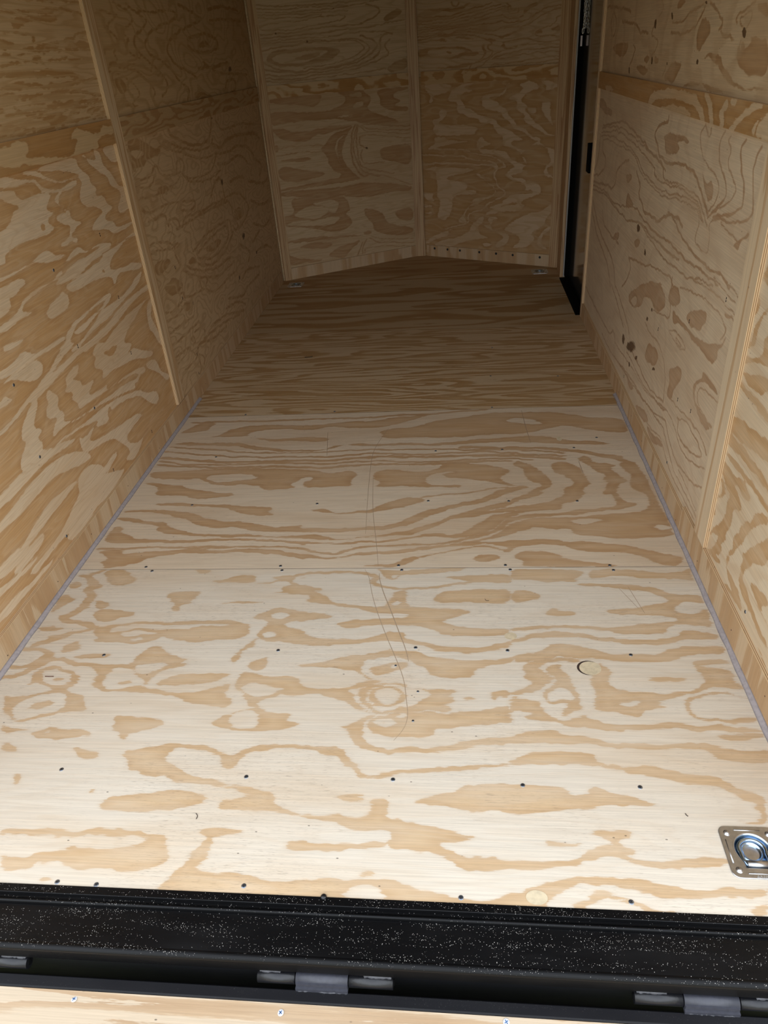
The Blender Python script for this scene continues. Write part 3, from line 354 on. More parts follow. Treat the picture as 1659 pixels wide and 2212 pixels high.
'leftlow': '''F 2295,1296|H 2231,1200 2284,1194 2334,1178 2413,1170 2424,1165 2432,1155 2451,1138 2517,1121 2581,1118 2656,1128 2699,1126 2690,1112 2641,1105 2576,1111 2553,1102 2525,1085 2535,1062 2591,1045 2578,1025 2595,1011 2655,994 2595,985 2550,972 2551,960 2593,955 2571,937 2539,956 2491,948 2463,950 2457,959 2531,969 2549,983 2562,1003 2512,1016 2477,1037 2500,1047 2573,1044 2529,1067 2500,1096 2559,1111 2489,1115 2443,1126 2424,1143 2408,1163 2339,1165 2304,1164 2104,1189 2118,1210|H 2095,1176 2208,1167 2285,1156 2282,1142 2317,1122 2413,1128 2495,1113 2461,1096 2430,1074 2482,1058 2439,1052 2421,1038 2459,1011 2376,1005 2293,1014 2169,1012 2123,1002 2124,984 2087,985 1967,984 2014,1055 2142,1068 2204,1074 2224,1095 2295,1111 2222,1131 2199,1153 2078,1150|P 2370,1041 2401,1042 2395,1022 2369,1022|H 2339,1197 2410,1198 2452,1185 2497,1162 2577,1138 2645,1137 2732,1134 2712,1145 2613,1166 2585,1173 2523,1177 2468,1186 2452,1196 2547,1200 2687,1200 2740,1187 2730,1172 2759,1146 2802,1126 2794,1100 2838,1078 2806,1060 2877,1045 2889,1015 2938,992 2857,985 2833,965 2907,947 2914,924 2977,916 3085,916 3077,905 2944,901 2870,908 2835,936 2720,948 2712,965 2786,986 2843,995 2783,1026 2717,1030 2681,1059 2703,1092 2736,1113 2714,1134 2622,1130 2559,1136 2480,1159 2419,1179|H 2774,1196 2810,1195 2818,1164 2870,1139 2897,1120 2950,1105 2957,1068 3035,1036 3018,1009 2967,985 2982,957 3120,966 3124,1009 3099,1042 3027,1057 3004,1089 2994,1107 2935,1146 2938,1180 2919,1197 2882,1201 2891,1170 2859,1167|H 2952,1201 3113,1200 3102,1133 3019,1143 2991,1166|H 1948,956 2064,952 2166,949 2251,951 2301,960 2363,963 2386,950 2407,934 2469,927 2479,917 2325,929 2265,951 2175,943 2057,941 1941,945|H 2428,892 2564,912 2625,894 2696,898 2744,895 2697,885 2600,884 2548,889 2470,878 2411,867 2339,857 2427,840 2532,839 2619,856 2743,862 2833,871 2831,884 2748,900 2681,905 2663,893 2613,903 2575,929 2517,923|H 1930,930 2046,925 2111,927 2164,926 2193,908 2152,898 2098,887 2067,889 2079,869 2037,855 1997,851 1885,862|H 1864,830 1984,832 2065,839 2112,848 2135,862 2206,873 2273,875 2330,867 2367,875 2389,884 2424,886 2414,872 2363,869 2282,865 2206,862 2143,853 2110,835 2196,815 2119,818 2052,819 2009,813 1975,818 1854,815|H 2239,791 2284,810 2361,817 2381,823 2410,803 2405,770 2325,764 2259,762|H 2404,831 2512,836 2610,843 2711,846 2763,862 2838,861 2919,864 3070,875 3106,854 2967,867 2884,846 2821,836 2773,814 2779,791 2938,772 2977,776 3092,739 3023,733 2925,753 2831,769 2773,733 2758,775 2675,793 2580,798 2488,800 2436,803|P 2703,819 2725,805 2720,798 2700,807|P 2767,773 2775,745 2759,745 2755,763|H 2240,662 2317,677 2307,688 2394,714 2525,717 2694,729 2728,715 2693,695 2606,692 2559,681 2430,662 2360,678 2412,688 2606,692 2684,715 2518,707 2411,701 2349,674 2320,656 2266,653|H 2307,638 2417,642 2481,653 2550,667 2604,688 2665,686 2761,683 2881,689 2985,715 3067,722 2988,682 2868,670 2756,659 2658,645 2554,645 2452,638 2349,622|H 2363,617 2519,623 2671,632 2775,653 2896,657 3091,659 3103,636 2972,640 2815,627 2712,610 2594,597 2444,599 2415,598|H 2501,566 2642,589 2716,600 2827,609 2961,605 3101,612 2940,593 2887,572 2794,560 2727,532 2718,485 2672,502 2668,530 2624,546 2567,541|H 1970,783 2082,763 2063,756 2000,761 1959,767|H 2122,706 2216,698 2296,696 2319,680 2224,687 2164,690|H 3016,589 3107,601 3073,572 3028,527 3063,475 3078,413 3115,380 3103,363 3044,405 3023,458 2978,494|H 1801,735 1911,724 1973,721 2049,734 2102,708 2169,697 2244,693 2284,679 2177,687 2092,693 2020,691 1954,693 1899,705 1790,720|H 1780,704 1889,691 1964,689 2018,688 2105,691 2135,658 2110,633 2052,634 1999,660 1948,684|H 1752,663 1858,645 1891,656 1925,630 1886,629 1849,631 1738,642|H 1700,585 1811,574 1902,585 1997,605 2100,618 2163,631 2217,653 2271,660 2325,664 2367,649 2237,633 2169,617 2124,608 2026,596 1929,576 1843,566 1804,563|H 1983,585 2013,598 2110,610 2194,619 2279,621 2369,624 2442,623 2502,597 2374,606 2284,603 2211,596 2124,585 2045,580|H 1890,508 1918,540 1976,573 2000,577 2039,583 2033,562 1992,535 1971,514 2012,486 1968,476 1993,447 1975,432 2009,415 2133,405 2299,385 2395,380 2473,372 2553,360 2631,340 2747,310 2789,277 2901,239 2917,200 2864,186 2791,240 2733,291 2630,321 2527,339 2472,340 2468,365 2433,344 2434,315 2317,340 2358,356 2307,367 2209,389 2129,399 2015,412 1904,414 1840,423 1851,460 1914,492|H 2065,532 2095,542 2086,562 2112,578 2134,565 2163,536 2127,507 2163,475 2137,449 2216,424 2364,408 2509,394 2636,382 2731,361 2797,364 2758,345 2711,350 2720,327 2648,347 2499,379 2386,398 2229,418 2123,440 2047,436 2084,467 2117,480 2053,502|H 2195,534 2229,548 2227,569 2298,586 2347,579 2308,548 2267,553 2321,527 2322,501 2432,494 2332,462 2435,439 2497,440 2475,422 2633,411 2742,396 2844,376 2854,352 2781,361 2747,385 2576,411 2425,425 2300,441 2256,444 2262,467 2228,495 2257,512|H 2442,538 2474,556 2447,574 2487,589 2520,595 2587,571 2529,548 2589,512 2656,528 2721,523 2798,495 2706,468 2787,480 2871,435 2977,391 2929,383 2769,434 2661,452 2580,466 2464,467 2504,496 2448,518|H 2859,380 2935,371 2980,354 2994,290 3093,234 3038,224 2971,300 2878,347|H 1593,424 1707,420 1810,428 1875,423 1992,412 2081,402 2194,366 2126,370 2001,390 1889,391 1762,386 1686,387 1568,388|H 2194,366 2232,342 2336,353 2296,337 2258,324 2268,310 2336,294 2429,276 2508,261 2561,255 2659,238 2728,206 2665,210 2537,202 2528,171 2622,128 2730,132 2676,132 2603,101 2534,91 2461,125 2537,131 2458,222 2412,251 2322,273 2233,287 2194,312|H 1544,352 1664,355 1730,359 1849,374 1975,375 2084,358 2167,327 2219,295 2243,259 2136,281 1996,325 1867,326 1771,321 1684,329 1534,337|H 2117,252 2208,250 2287,207 2293,184 2420,198 2415,175 2306,158 2235,189 2416,110 2455,99 2293,76 2142,96 2108,74 1953,89 1936,114 1959,122 1864,129 1769,126 1723,124 1690,149 1811,144 1928,152 1968,162 2099,199 2095,219|H 1615,207 1661,207 1775,222 1932,230 2088,237 2112,245 2002,261 1921,272 1839,264 1737,240 1663,230 1582,232|H 1628,197 1705,212 1829,215 1827,190 1766,177 1676,179 1650,180|H 1465,234 1532,248 1629,247 1720,244 1653,225 1577,225 1478,211|H 1514,254 1586,238 1630,227 1682,223 1750,209 1698,205 1618,208 1573,219 1497,229|H 1483,208 1558,197 1636,182 1723,169 1779,164 1733,156 1626,166 1543,175 1466,182|H 1439,143 1518,137 1611,131 1706,115 1785,111 1845,104 1796,96 1677,102 1551,109 1503,115 1430,128|H 1482,84 1586,79 1695,69 1650,62 1526,71 1475,72''',
'rightnear': '''P 1882,875 1856,872 1840,853 1851,822 1878,800 1885,812 1865,846|P 1854,955 1777,974 1745,920 1820,899 1856,912 1852,936|P 1729,893 1788,846 1815,827 1826,796 1826,764 1826,746 1877,728 1890,730 1850,752 1850,788 1831,822 1795,857 1737,907|P 1697,839 1762,801 1776,778 1767,747 1812,723 1877,709 1889,693 1864,688 1792,723 1723,736 1645,753 1680,812|P 1880,659 1817,680 1742,704 1706,707 1629,726 1613,699 1693,685 1716,660 1790,650|P 1887,632 1813,637 1726,645 1667,642 1584,650 1567,623 1652,617 1733,623 1825,620 1891,619|P 1888,535 1821,559 1740,566 1666,576 1632,583 1551,596 1525,552 1605,537 1675,526 1767,505 1890,497|P 1893,491 1786,499 1701,500 1620,498 1578,491 1489,492 1483,481 1571,480 1645,475 1723,467 1810,462 1880,459|P 1878,435 1809,441 1709,443 1611,452 1554,451 1470,459 1460,443 1545,437 1641,434 1744,427 1820,418|P 1877,400 1847,403 1783,396 1720,424 1658,411 1649,396 1686,385 1745,392 1771,377 1710,370 1687,350 1741,325 1730,287 1758,231 1736,214 1788,148 1783,117 1834,110 1871,99 1816,128 1800,193 1824,187 1875,131 1844,198 1778,265 1791,307 1773,340 1816,350 1873,362|P 1889,344 1838,346 1804,330 1843,288 1881,284 1870,243 1842,242 1876,206 1870,267 1825,322|P 1542,431 1601,401 1618,361 1677,314 1673,289 1707,248 1685,231 1712,194 1689,196 1645,260 1629,307 1598,362 1528,408|P 1453,432 1511,380 1571,317 1616,267 1620,237 1484,334 1429,391|P 1881,91 1816,111 1760,138 1738,131 1780,113 1843,94|P 1804,153 1760,183 1755,161 1777,138 1795,139|P 1714,191 1667,219 1668,249 1685,237 1683,220 1711,200 1688,188 1702,156 1671,159 1619,152 1552,128 1560,116 1619,111 1685,84 1750,76 1799,82 1709,97 1653,115 1619,111 1710,156|P 1599,281 1545,328 1494,351 1483,331 1511,293 1544,283 1593,234 1600,196 1547,194 1523,177 1448,165 1380,158 1372,145 1435,144 1509,153 1582,154 1623,184 1616,223 1613,243|P 1551,224 1496,247 1439,258 1429,241 1468,220 1446,206 1408,206 1404,199 1472,205 1530,211|P 1430,112 1380,106 1350,108 1381,96''',
'rightmid': '''L9 4228,1035 3973,1068 3735,1097 3631,1096 3499,1078 3312,1062 3179,1044 3016,1024 2903,1009|L6 4239,1023 4084,1044 3747,1071 3563,1063 3348,1050 3177,1040 3020,1031 2942,1019 2920,980 2822,983 2675,995 2537,996 2453,983 2388,956 2346,935|L6 4246,1005 4102,1018 3847,1051 3627,1044 3381,1030 3201,1014 3055,996 3062,976 2982,964 2816,973 2669,985 2542,981 2444,968 2390,939|L6 4255,988 3946,1018 3717,1017 3461,1009 3334,985 3231,957 3083,945 2896,938 2729,958 2590,970 2467,964 2403,940|L5 4195,973 4088,992 3817,997 3578,1000 3406,993 3295,956 3156,934 2999,930 2887,921 2723,948 2649,950 2512,953 2430,945 2421,907 2449,867 2378,855 2318,856 2295,878 2302,909 2329,935 2316,953 2250,972|L10 4195,973 4184,922 4078,914 4083,861 4229,809 4403,780|L11 4288,985 4284,911 4326,852 4381,811|L10 2947,1174 2951,1152 3094,1129 3133,1099 3062,1072 3028,1046 2916,1033 2780,1047 2638,1054 2553,1046 2490,1026 2437,999 2357,965|P 2986,1110 2905,1128 2827,1128 2725,1131 2641,1130 2673,1113 2731,1117 2799,1107 2746,1092 2782,1078 2884,1062 2936,1067 2954,1098|L5 2508,1183 2546,1164 2523,1126 2484,1099 2391,1080 2326,1065 2290,1041 2300,1003 2359,967|L5 2510,1185 2472,1162 2446,1155 2441,1168 2448,1179|P 2471,1067 2426,1042 2350,1050 2332,1019 2369,985 2409,1013 2442,1039|L7 2321,1182 2349,1159 2335,1117 2299,1093 2244,1068 2219,1043 2242,1013 2309,980 2352,956|L5 2260,1179 2281,1166 2241,1148 2253,1119 2244,1103 2182,1080 2141,1059 2181,1029 2245,1000 2307,977|L8 2142,1183 2165,1162 2160,1138 2133,1107 2104,1089 2092,1053 2085,1026 2147,1004 2234,981 2301,966|L7 2031,1176 2049,1154 2055,1122 2035,1089 2014,1052 2003,1019 2092,991 2152,979 2229,973 2279,967|L5 2225,965 2168,955 2106,951 2065,945|P 2104,931 2068,950 2007,983 2001,973 2045,958 2054,927 2082,927|L8 4493,720 4305,743 3996,763 3798,749 3579,768 3306,816 3209,803 3036,793 2882,788 2717,801 2590,796 2476,797 2347,802 2243,809 2163,805|L9 4481,698 4055,749 3857,745 3642,732 3429,734 3279,767 3131,779 3021,767 2869,767 2699,770 2578,776|L11 4463,742 3981,797 3826,801 3762,845 3787,890 3624,945 3533,965|P 3561,902 3459,921 3426,904 3486,881 3535,878|P 3493,848 3433,830 3332,820 3455,780 3511,789|L11 3357,948 3264,901 3287,863 3189,845 3157,825 3020,834 2923,828 2852,861 2766,885 2661,894 2595,882|L8 2799,887 2665,875 2623,854 2531,845 2455,831 2359,823 2245,831 2140,839 2073,828|L6 3148,771 3055,756 2935,752 2889,738 2782,738 2652,743 2559,743 2461,747 2312,784 2209,790|P 3279,685 3184,719 3153,704 3222,666|L11 4434,688 4284,632 4138,573 3942,540 3768,524 3627,494 3554,415|L11 4452,643 4297,582 4149,524 3988,496 3804,472 3660,385|L10 4046,669 3977,605 3748,604 3575,610|P 3748,604 3577,665 3580,619|L8 3331,602 3201,629 3072,638 2927,670 2789,688 2660,702 2600,681|L9 3331,602 3266,575 3330,510 3406,456|P 2962,591 2901,625 2699,653 2957,581|P 4463,1140 4310,1154 4162,1127 4001,1119 4018,1094 4210,1094 4356,1110|P 2390,661 2292,702 2210,710 2206,683 2280,636 2354,623 2403,634|L5 2516,702 2399,725 2274,736 2160,746 2077,735 2029,718 2068,684|P 2576,615 2527,614 2389,611 2267,614 2166,635 2067,664 2026,703 2033,680 2079,646 2058,629 2104,590 2193,596 2339,597 2472,599 2552,573|P 2616,684 2528,697 2488,654 2592,614 2651,629|L6 2628,705 2624,670 2653,633 2592,614 2600,570 2680,557 2730,550 2816,532|P 3083,555 2937,604 2781,639 2685,628 2677,584 2733,553 2820,540 2872,560 2986,540 3005,497 3137,442 3237,442 3255,473 3134,522|H 3220,457 3120,497 3085,477 3141,448|L5 2582,538 2500,566 2387,556 2363,541 2429,525 2528,531 2578,531|L5 2490,549 2408,541 2448,530 2486,542|P 2824,404 2714,421 2661,395 2695,354 2782,330 2867,331|L6 2915,454 2844,440 2671,446 2582,416 2530,357 2525,286|P 2526,411 2389,482 2356,450 2431,363 2432,336 2493,323 2480,390|L8 3563,423 3337,380 3210,347 3169,319|L8 3645,400 3436,355 3296,307|L9 4374,185 3984,175 3688,176 3558,184 3486,227 3431,182|L5 3431,182 3131,204 2937,212 2801,213 2649,239 2518,275 2400,279 2329,269 2284,247 2206,243 2123,249 1997,303|L6 3761,114 3488,115 3149,142 2954,158 2778,172 2625,197 2465,244 2433,217 2326,179 2213,177 2070,206 1996,237|L7 3118,273 2920,265 2821,250 2660,259 2525,286|L6 3173,232 2995,231 2850,222 2688,237 2545,258 2466,276|L6 3285,134 3033,168 2866,169 2698,183 2513,202 2480,208 2432,185 2341,148 2248,129 2069,132 1996,125|L5 2745,115 2623,123 2490,160 2444,145 2357,115 2248,101 2128,109 2014,109|P 3154,151 3023,150 2971,145 3052,110|P 2920,98 2764,148 2671,135 2736,99 2867,89|P 2717,103 2583,123 2451,156 2472,130 2601,84|L5 2479,329 2371,342 2243,358 2164,367 2074,371 2010,348|L6 2338,313 2262,340 2178,343 2093,337 2033,323 2140,278 2249,265 2316,275 2324,315|P 2231,482 2162,522 2164,548 2081,552 1999,547 2047,533 2138,524 2205,485 2190,436 2122,431 2008,427 2078,400 2163,412 2212,450|L5 1996,523 2093,510 2148,497 2184,470 2165,439 2098,434 2010,430|L5 2213,816 2100,811 2003,801|L5 2418,757 2248,775 2136,781 1997,774|L5 2127,839 2031,833 1996,822|P 2079,758 2010,763 1987,758 2053,750|L5 2236,164 2126,156 2008,144|K 3213,751 -28,6 -8,-14|K 3059,690 -15,3 -7,-12|K 3110,282 -82,30 -12,-22|K 3266,263 -27,10 -11,-21|K 2705,338 -22,9 -3,-5|K 2890,476 -14,5 -4,-8|K 2996,277 -18,7 -5,-9|K 3099,203 -13,5 -5,-10|K 2842,526 -14,4 -4,-6''',
'rightup': '''L10 3960,1467 3717,1462 3609,1444 3550,1422 3416,1421|L11 4372,1535 4049,1524 3787,1498|P 4151,1375 3891,1394 3753,1389 3833,1340 4005,1337 4109,1356|L9 4191,1419 4249,1463 4199,1519 4102,1484 4104,1432 4156,1414|L6 3298,1465 3371,1417 3222,1401 3259,1363 3329,1342|L6 3252,1519 3202,1495 3263,1472|L8 3706,1306 3614,1368 3671,1381|P 3456,1336 3354,1350 3343,1330 3400,1317|P 3253,1351 3190,1344 3199,1325 3257,1324|P 3593,1309 3420,1312 3321,1291 3468,1278|P 3103,1290 2972,1337 2859,1336 2912,1289 2983,1268|P 2734,1418 2678,1457 2606,1440 2590,1413 2651,1389 2674,1361 2717,1377|L8 3054,1421 2904,1413 2791,1422 2704,1457 2681,1484|L6 3051,1446 2923,1446 2821,1473 2697,1490|P 2514,1424 2406,1406 2349,1398 2399,1395 2482,1407|L8 2634,1488 2535,1459 2478,1438 2511,1418|L6 2363,1438 2380,1449 2338,1461 2246,1475|L5 2305,1421 2348,1446 2315,1455 2261,1456 2258,1436 2284,1418|L5 2307,1392 2317,1376 2325,1357|P 2255,1400 2122,1406 2081,1338 2118,1317 2227,1321 2321,1349 2331,1384 2285,1371 2214,1392|P 2305,1389 2277,1389 2269,1376 2296,1373|P 2236,1473 2161,1472 2139,1436 2199,1454|P 2646,1358 2492,1366 2441,1338 2355,1320 2322,1298 2190,1290 2058,1299 2054,1293 2206,1286 2305,1288 2376,1302 2442,1320 2528,1348|P 2837,1271 2711,1283 2632,1289 2616,1283 2760,1269|P 2632,1289 2503,1285 2358,1271 2493,1267 2588,1281|P 3006,1509 2897,1504 2947,1487 3005,1479|L7 3330,1307 3312,1275|L6 3066,1321 3103,1290|K 3310,1452 -16,0 -9,-16|K 3067,1467 -14,0 -7,-13|K 2674,1493 -15,-1 -2,-4|K 2292,1410 -17,0 -7,-11|K 3705,1290 -13,0 -7,-13|K 3302,1332 -14,0 -8,-13|K 3057,1330 -7,0 -4,-6|K 2689,1341 -11,0 -6,-10''',
'leftup': '''L10 2260,1600 2507,1613 2619,1616 2754,1622 2847,1631 2928,1632 3007,1623 3082,1620|L8 2290,1646 2532,1650 2724,1654 2943,1654 3096,1660|P 2550,1596 2690,1604 2800,1611 2883,1617 2859,1599 2782,1585 2769,1597 2723,1592 2658,1587 2569,1569 2551,1585|L8 2229,1554 2475,1564 2546,1563 2629,1557 2674,1549 2652,1533 2769,1533 2864,1537 2921,1551 3004,1563 3112,1566|P 2376,1544 2463,1546 2541,1541 2542,1529 2479,1517 2448,1525 2361,1522|L7 2551,1529 2607,1524 2696,1520 2856,1526 2977,1523 3093,1518|P 2901,1539 3042,1542 3099,1527 3027,1520 2916,1525|L6 2196,1505 2437,1507 2527,1507 2628,1512 2765,1511 2920,1514 3103,1513|P 2605,1493 2650,1499 2722,1496 2686,1491 2614,1491|L9 2177,1477 2417,1478 2512,1484 2610,1485 2691,1481 2807,1488 2928,1488 3100,1488|P 2168,1462 2407,1463 2555,1463 2612,1457 2722,1463 2844,1455 2945,1438 2913,1429 2740,1440 2580,1441 2468,1447 2399,1451 2161,1452|P 2214,1420 2381,1424 2480,1436 2589,1423 2725,1418 2885,1425 3088,1428 3099,1423 2901,1410 2834,1404 2695,1405 2564,1416 2461,1408 2421,1418|L11 2130,1406 2368,1405 2450,1392 2547,1391 2683,1388 2789,1392 2961,1383 3072,1362|P 2439,1376 2585,1371 2748,1366 2894,1362 3079,1352 3073,1342 2936,1347 2835,1351 2739,1352|L7 2114,1381 2347,1373 2419,1373 2437,1359 2520,1351 2625,1351 2762,1351 2928,1335 3105,1324|L8 2102,1364 2339,1362 2384,1348 2469,1348 2576,1343 2745,1326 2870,1327 3111,1310|P 2491,1338 2571,1334 2721,1326 2798,1315 2728,1301 2627,1305 2604,1321 2527,1331|L8 2083,1336 2321,1335 2396,1312 2485,1299 2621,1296 2765,1303 2906,1302 3100,1295|L8 2062,1304 2297,1300 2403,1294 2528,1286 2636,1286 2818,1289''',
'leftfarup': '''L7 3218,1641 3301,1634 3423,1632 3345,1610 3270,1588 3289,1573 3341,1558 3352,1527 3275,1506 3307,1485|L8 3359,1676 3475,1660 3542,1635 3576,1609 3424,1585 3409,1564 3482,1548 3413,1521 3449,1499 3557,1476|L11 3643,1655 3869,1650 4051,1668 4198,1647 3942,1605 3760,1578 3632,1532 3665,1497 3842,1459 3965,1412 4012,1378 4158,1338 4077,1294|L10 3512,1666 3664,1633 3748,1618 3630,1582 3513,1543 3540,1504 3692,1450 3821,1397 3838,1359 3730,1327|L12 4204,1691 4460,1661 4587,1643 4236,1597 4023,1563 3901,1513 3941,1476 4051,1435 4163,1419 4293,1381|L15 4254,1551 4543,1580 4769,1560 4802,1516 4566,1488 4321,1497 4236,1525|P 4371,1531 4576,1545 4650,1524 4466,1510|L8 3213,1461 3366,1452 3522,1425 3609,1387 3662,1349 3585,1323 3645,1294|L7 3184,1441 3315,1426 3425,1389 3472,1352 3388,1334 3340,1314|L7 3208,1408 3318,1382 3382,1351|L7 3220,1471 3423,1461 3626,1440 3780,1399|P 3230,1418 3304,1410 3347,1375 3300,1356 3221,1381|P 3258,1341 3331,1326 3442,1307 3336,1309 3263,1324|L15 4349,1421 4739,1426 4949,1437|P 4204,1329 4437,1303 4635,1278 4475,1271 4201,1287|L14 4784,1301 4850,1346 5035,1355 5037,1306 4908,1279|L16 4705,1688 5005,1713 5353,1701|L13 4701,1639 5031,1654 5391,1646|L14 4450,1447 4713,1389 5051,1379 5352,1361|K 4968,1405 35,-1 -10,-14''',
'leftfarlow': '''P 3218,1208 3363,1193 3506,1130 3573,1122 3505,1102 3389,1110 3319,1081 3232,1071 3199,1092|H 3210,1163 3363,1146 3350,1126 3252,1124|H 3233,1095 3326,1091 3320,1070 3248,1072|L9 3216,1248 3338,1227 3444,1191 3569,1195|L10 3506,1130 3605,1141 3731,1099 3830,1093 3952,1048 4123,1021 4326,1017|L11 3605,1141 3634,1156 3750,1126 3858,1103 4015,1073 4199,1059 4332,1064 4375,1087|L14 3717,1193 3735,1163 3877,1131 3989,1101 4165,1082 4330,1099 4394,1153 4421,1191|L9 3205,1054 3341,1040 3417,1051 3431,1072 3483,1071 3482,1043 3542,1023 3688,1008 3772,1009|L9 3202,1028 3317,1005 3393,1016 3434,1038|L9 3215,977 3296,975 3386,954 3465,964 3557,962 3651,953|P 3423,983 3551,980 3575,959 3474,951 3425,959|L9 3719,1022 3745,1061 3826,1057 3842,1018 3783,995|L10 3783,995 3888,955 4068,942 4278,948 4402,1008|L10 3799,987 3876,938 4101,918 4305,909 4431,927|L8 3760,992 3684,972 3586,975|L9 3229,925 3297,901 3425,907 3559,907 3687,886|P 3198,953 3255,915 3311,921 3251,910 3196,925|L11 3706,882 3889,858 3894,830 3775,825 3645,855 3679,874|L11 3246,877 3329,872 3424,878 3467,858 3448,831|L12 3461,822 3497,846 3603,825 3617,785 3654,777 3674,806 3763,808 3963,791 4220,787 4413,776|L12 3555,785 3767,781 4003,777 4261,766 4431,758|L9 3202,788 3335,776 3447,745 3474,727|L9 3199,759 3330,741 3449,720|L10 3474,727 3553,722 3563,707 3502,708|L10 3474,727 3465,684 3509,629|L8 3518,761 3481,794 3423,794|P 3183,710 3357,698 3416,671 3246,646 3200,658|P 3236,605 3409,602 3509,536 3398,527 3303,535|L11 3718,645 3879,670 4088,676 4370,671 4446,649 4436,589|L13 3771,619 3931,638 4180,650 4382,646 4362,573 4161,542 3996,544 3779,596|L13 3762,572 3974,512 4262,518 4463,583|P 3919,619 4157,617 4223,588 4065,564 3923,590|P 3613,623 3706,627 3766,578 3643,602|L12 3564,615 3742,542 4007,482 4323,473|L12 3530,597 3725,519 4027,431 4390,433|L10 3741,507 3812,503 3864,467 3800,448|L9 3721,513 3733,460 3770,442|L10 3791,436 3887,387 4048,379 4351,377|L10 3432,517 3486,502 3452,485 3589,458 3745,442|L10 3195,491 3331,461 3431,484|L10 3193,459 3354,434 3454,457|P 3415,462 3573,435 3553,406 3431,423|L13 4165,825 4292,890 4408,894 4418,783|L13 4418,783 4692,769 4826,715 4920,642 4739,592 4525,578 4483,611|L12 4435,765 4527,719 4516,659 4622,575|L15 4580,840 4813,845 4898,817|P 4541,693 4702,688 4723,620 4559,627|L18 4357,1062 4504,1032 4642,1061 4964,1059 5313,1035 5441,989|L15 4381,1018 4595,993 4860,1009 5117,973 5221,905|L15 4397,960 4652,942 4893,959 5026,896|L12 4489,1172 4564,1118 4738,1110 5004,1117 5345,1081|L15 4501,305 4658,324 4926,265|L15 4155,278 4465,204 4596,236 4893,219|L14 4072,246 4364,208 4459,145|L13 3757,238 4054,220 4409,125|L12 3619,225 3921,199 4315,137|L12 3476,194 3528,234 3739,175 4012,160|L8 3458,201 3397,246 3286,244 3205,248|L9 3472,188 3393,175 3268,187|L9 3491,181 3488,107 3453,91|L9 3495,187 3580,133 3539,110|L11 3503,301 3616,292 3664,254 3631,243|L9 3457,267 3428,291 3473,290 3494,254 3445,250|L10 3189,342 3265,335 3408,327 3593,329|L10 3184,276 3285,273 3404,257|L10 3207,396 3361,384 3529,371|L17 4957,533 5228,452 5431,486|L14 4917,366 5160,356 5342,296|L17 4854,442 5069,466|L15 5210,890 5412,831 5291,778|L17 4986,788 5333,720 5514,729|L17 4979,673 5206,600 5461,592|L16 4563,490 4784,397 4684,360|K 4418,867 21,-3 -10,-14|K 4668,516 31,-7 -13,-19|K 4915,362 14,-3 -8,-11|K 4429,324 14,-4 -8,-11|K 3444,489 7,-2 -4,-6|K 3432,636 7,-2 -3,-4|K 4434,1183 8,-1 -4,-6|K 3443,95 8,-3 -3,-5''',
'noselu': '''L7 51,1735 256,1719 327,1719 393,1716 525,1721 664,1722 805,1726|L6 51,1715 297,1700 396,1706 524,1707 709,1705|L6 53,1698 251,1685 430,1687 614,1692 803,1705 958,1723|L6 54,1681 267,1674 474,1674 612,1678 706,1677|L6 55,1664 229,1658 336,1656 518,1665|L6 64,1615 154,1631 333,1635 470,1646 610,1660 703,1649 643,1623 511,1608 381,1594 236,1588 105,1595 64,1615|L8 41,1578 233,1570 379,1576 509,1590 649,1590 792,1593 952,1644 945,1680 850,1699|L8 50,1556 231,1552 413,1556 600,1567 790,1571 987,1590 1137,1605|L6 51,1538 273,1536 373,1537 596,1538 692,1544 886,1555 1032,1528|L6 49,1524 271,1521 380,1522 445,1525 575,1514 688,1511 782,1490 818,1451 736,1411 636,1387 482,1375 350,1370|L8 46,1482 159,1492 314,1504 370,1515 443,1511 594,1517 737,1516 831,1488 857,1448 794,1407 673,1369 480,1360 404,1355 292,1351 140,1377 68,1426|P 89,1447 156,1478 311,1483 495,1479 570,1478 643,1447 582,1414 465,1391 315,1380 170,1390 102,1417|H 132,1436 199,1461 363,1465 493,1464 548,1453 489,1427 354,1399 208,1402 147,1421|P 285,1430 398,1448 492,1457 470,1428 375,1413|L10 40,1392 129,1363 246,1351 347,1347 414,1358 537,1356 721,1366 813,1398 885,1431 918,1467 881,1507 786,1527|L10 47,1355 160,1331 345,1333 478,1342 631,1342 790,1361 902,1400 945,1443 929,1489 962,1525 1032,1528|L8 47,1329 240,1310 342,1310 428,1323 571,1323 768,1340 920,1375 1003,1408 967,1464 1009,1492|L7 48,1310 238,1295 378,1300 570,1308 765,1309 966,1326|P 970,1628 1081,1674 1129,1642 987,1590|P 966,1326 1071,1365 1143,1376 1139,1305 1005,1292|K 185,1573 8,0 -1,-6|K 401,1519 7,0 -1,-6|K 605,1693 4,0 0,-3|K 944,1524 4,0 0,-3|K 954,1298 4,0 0,-3''',
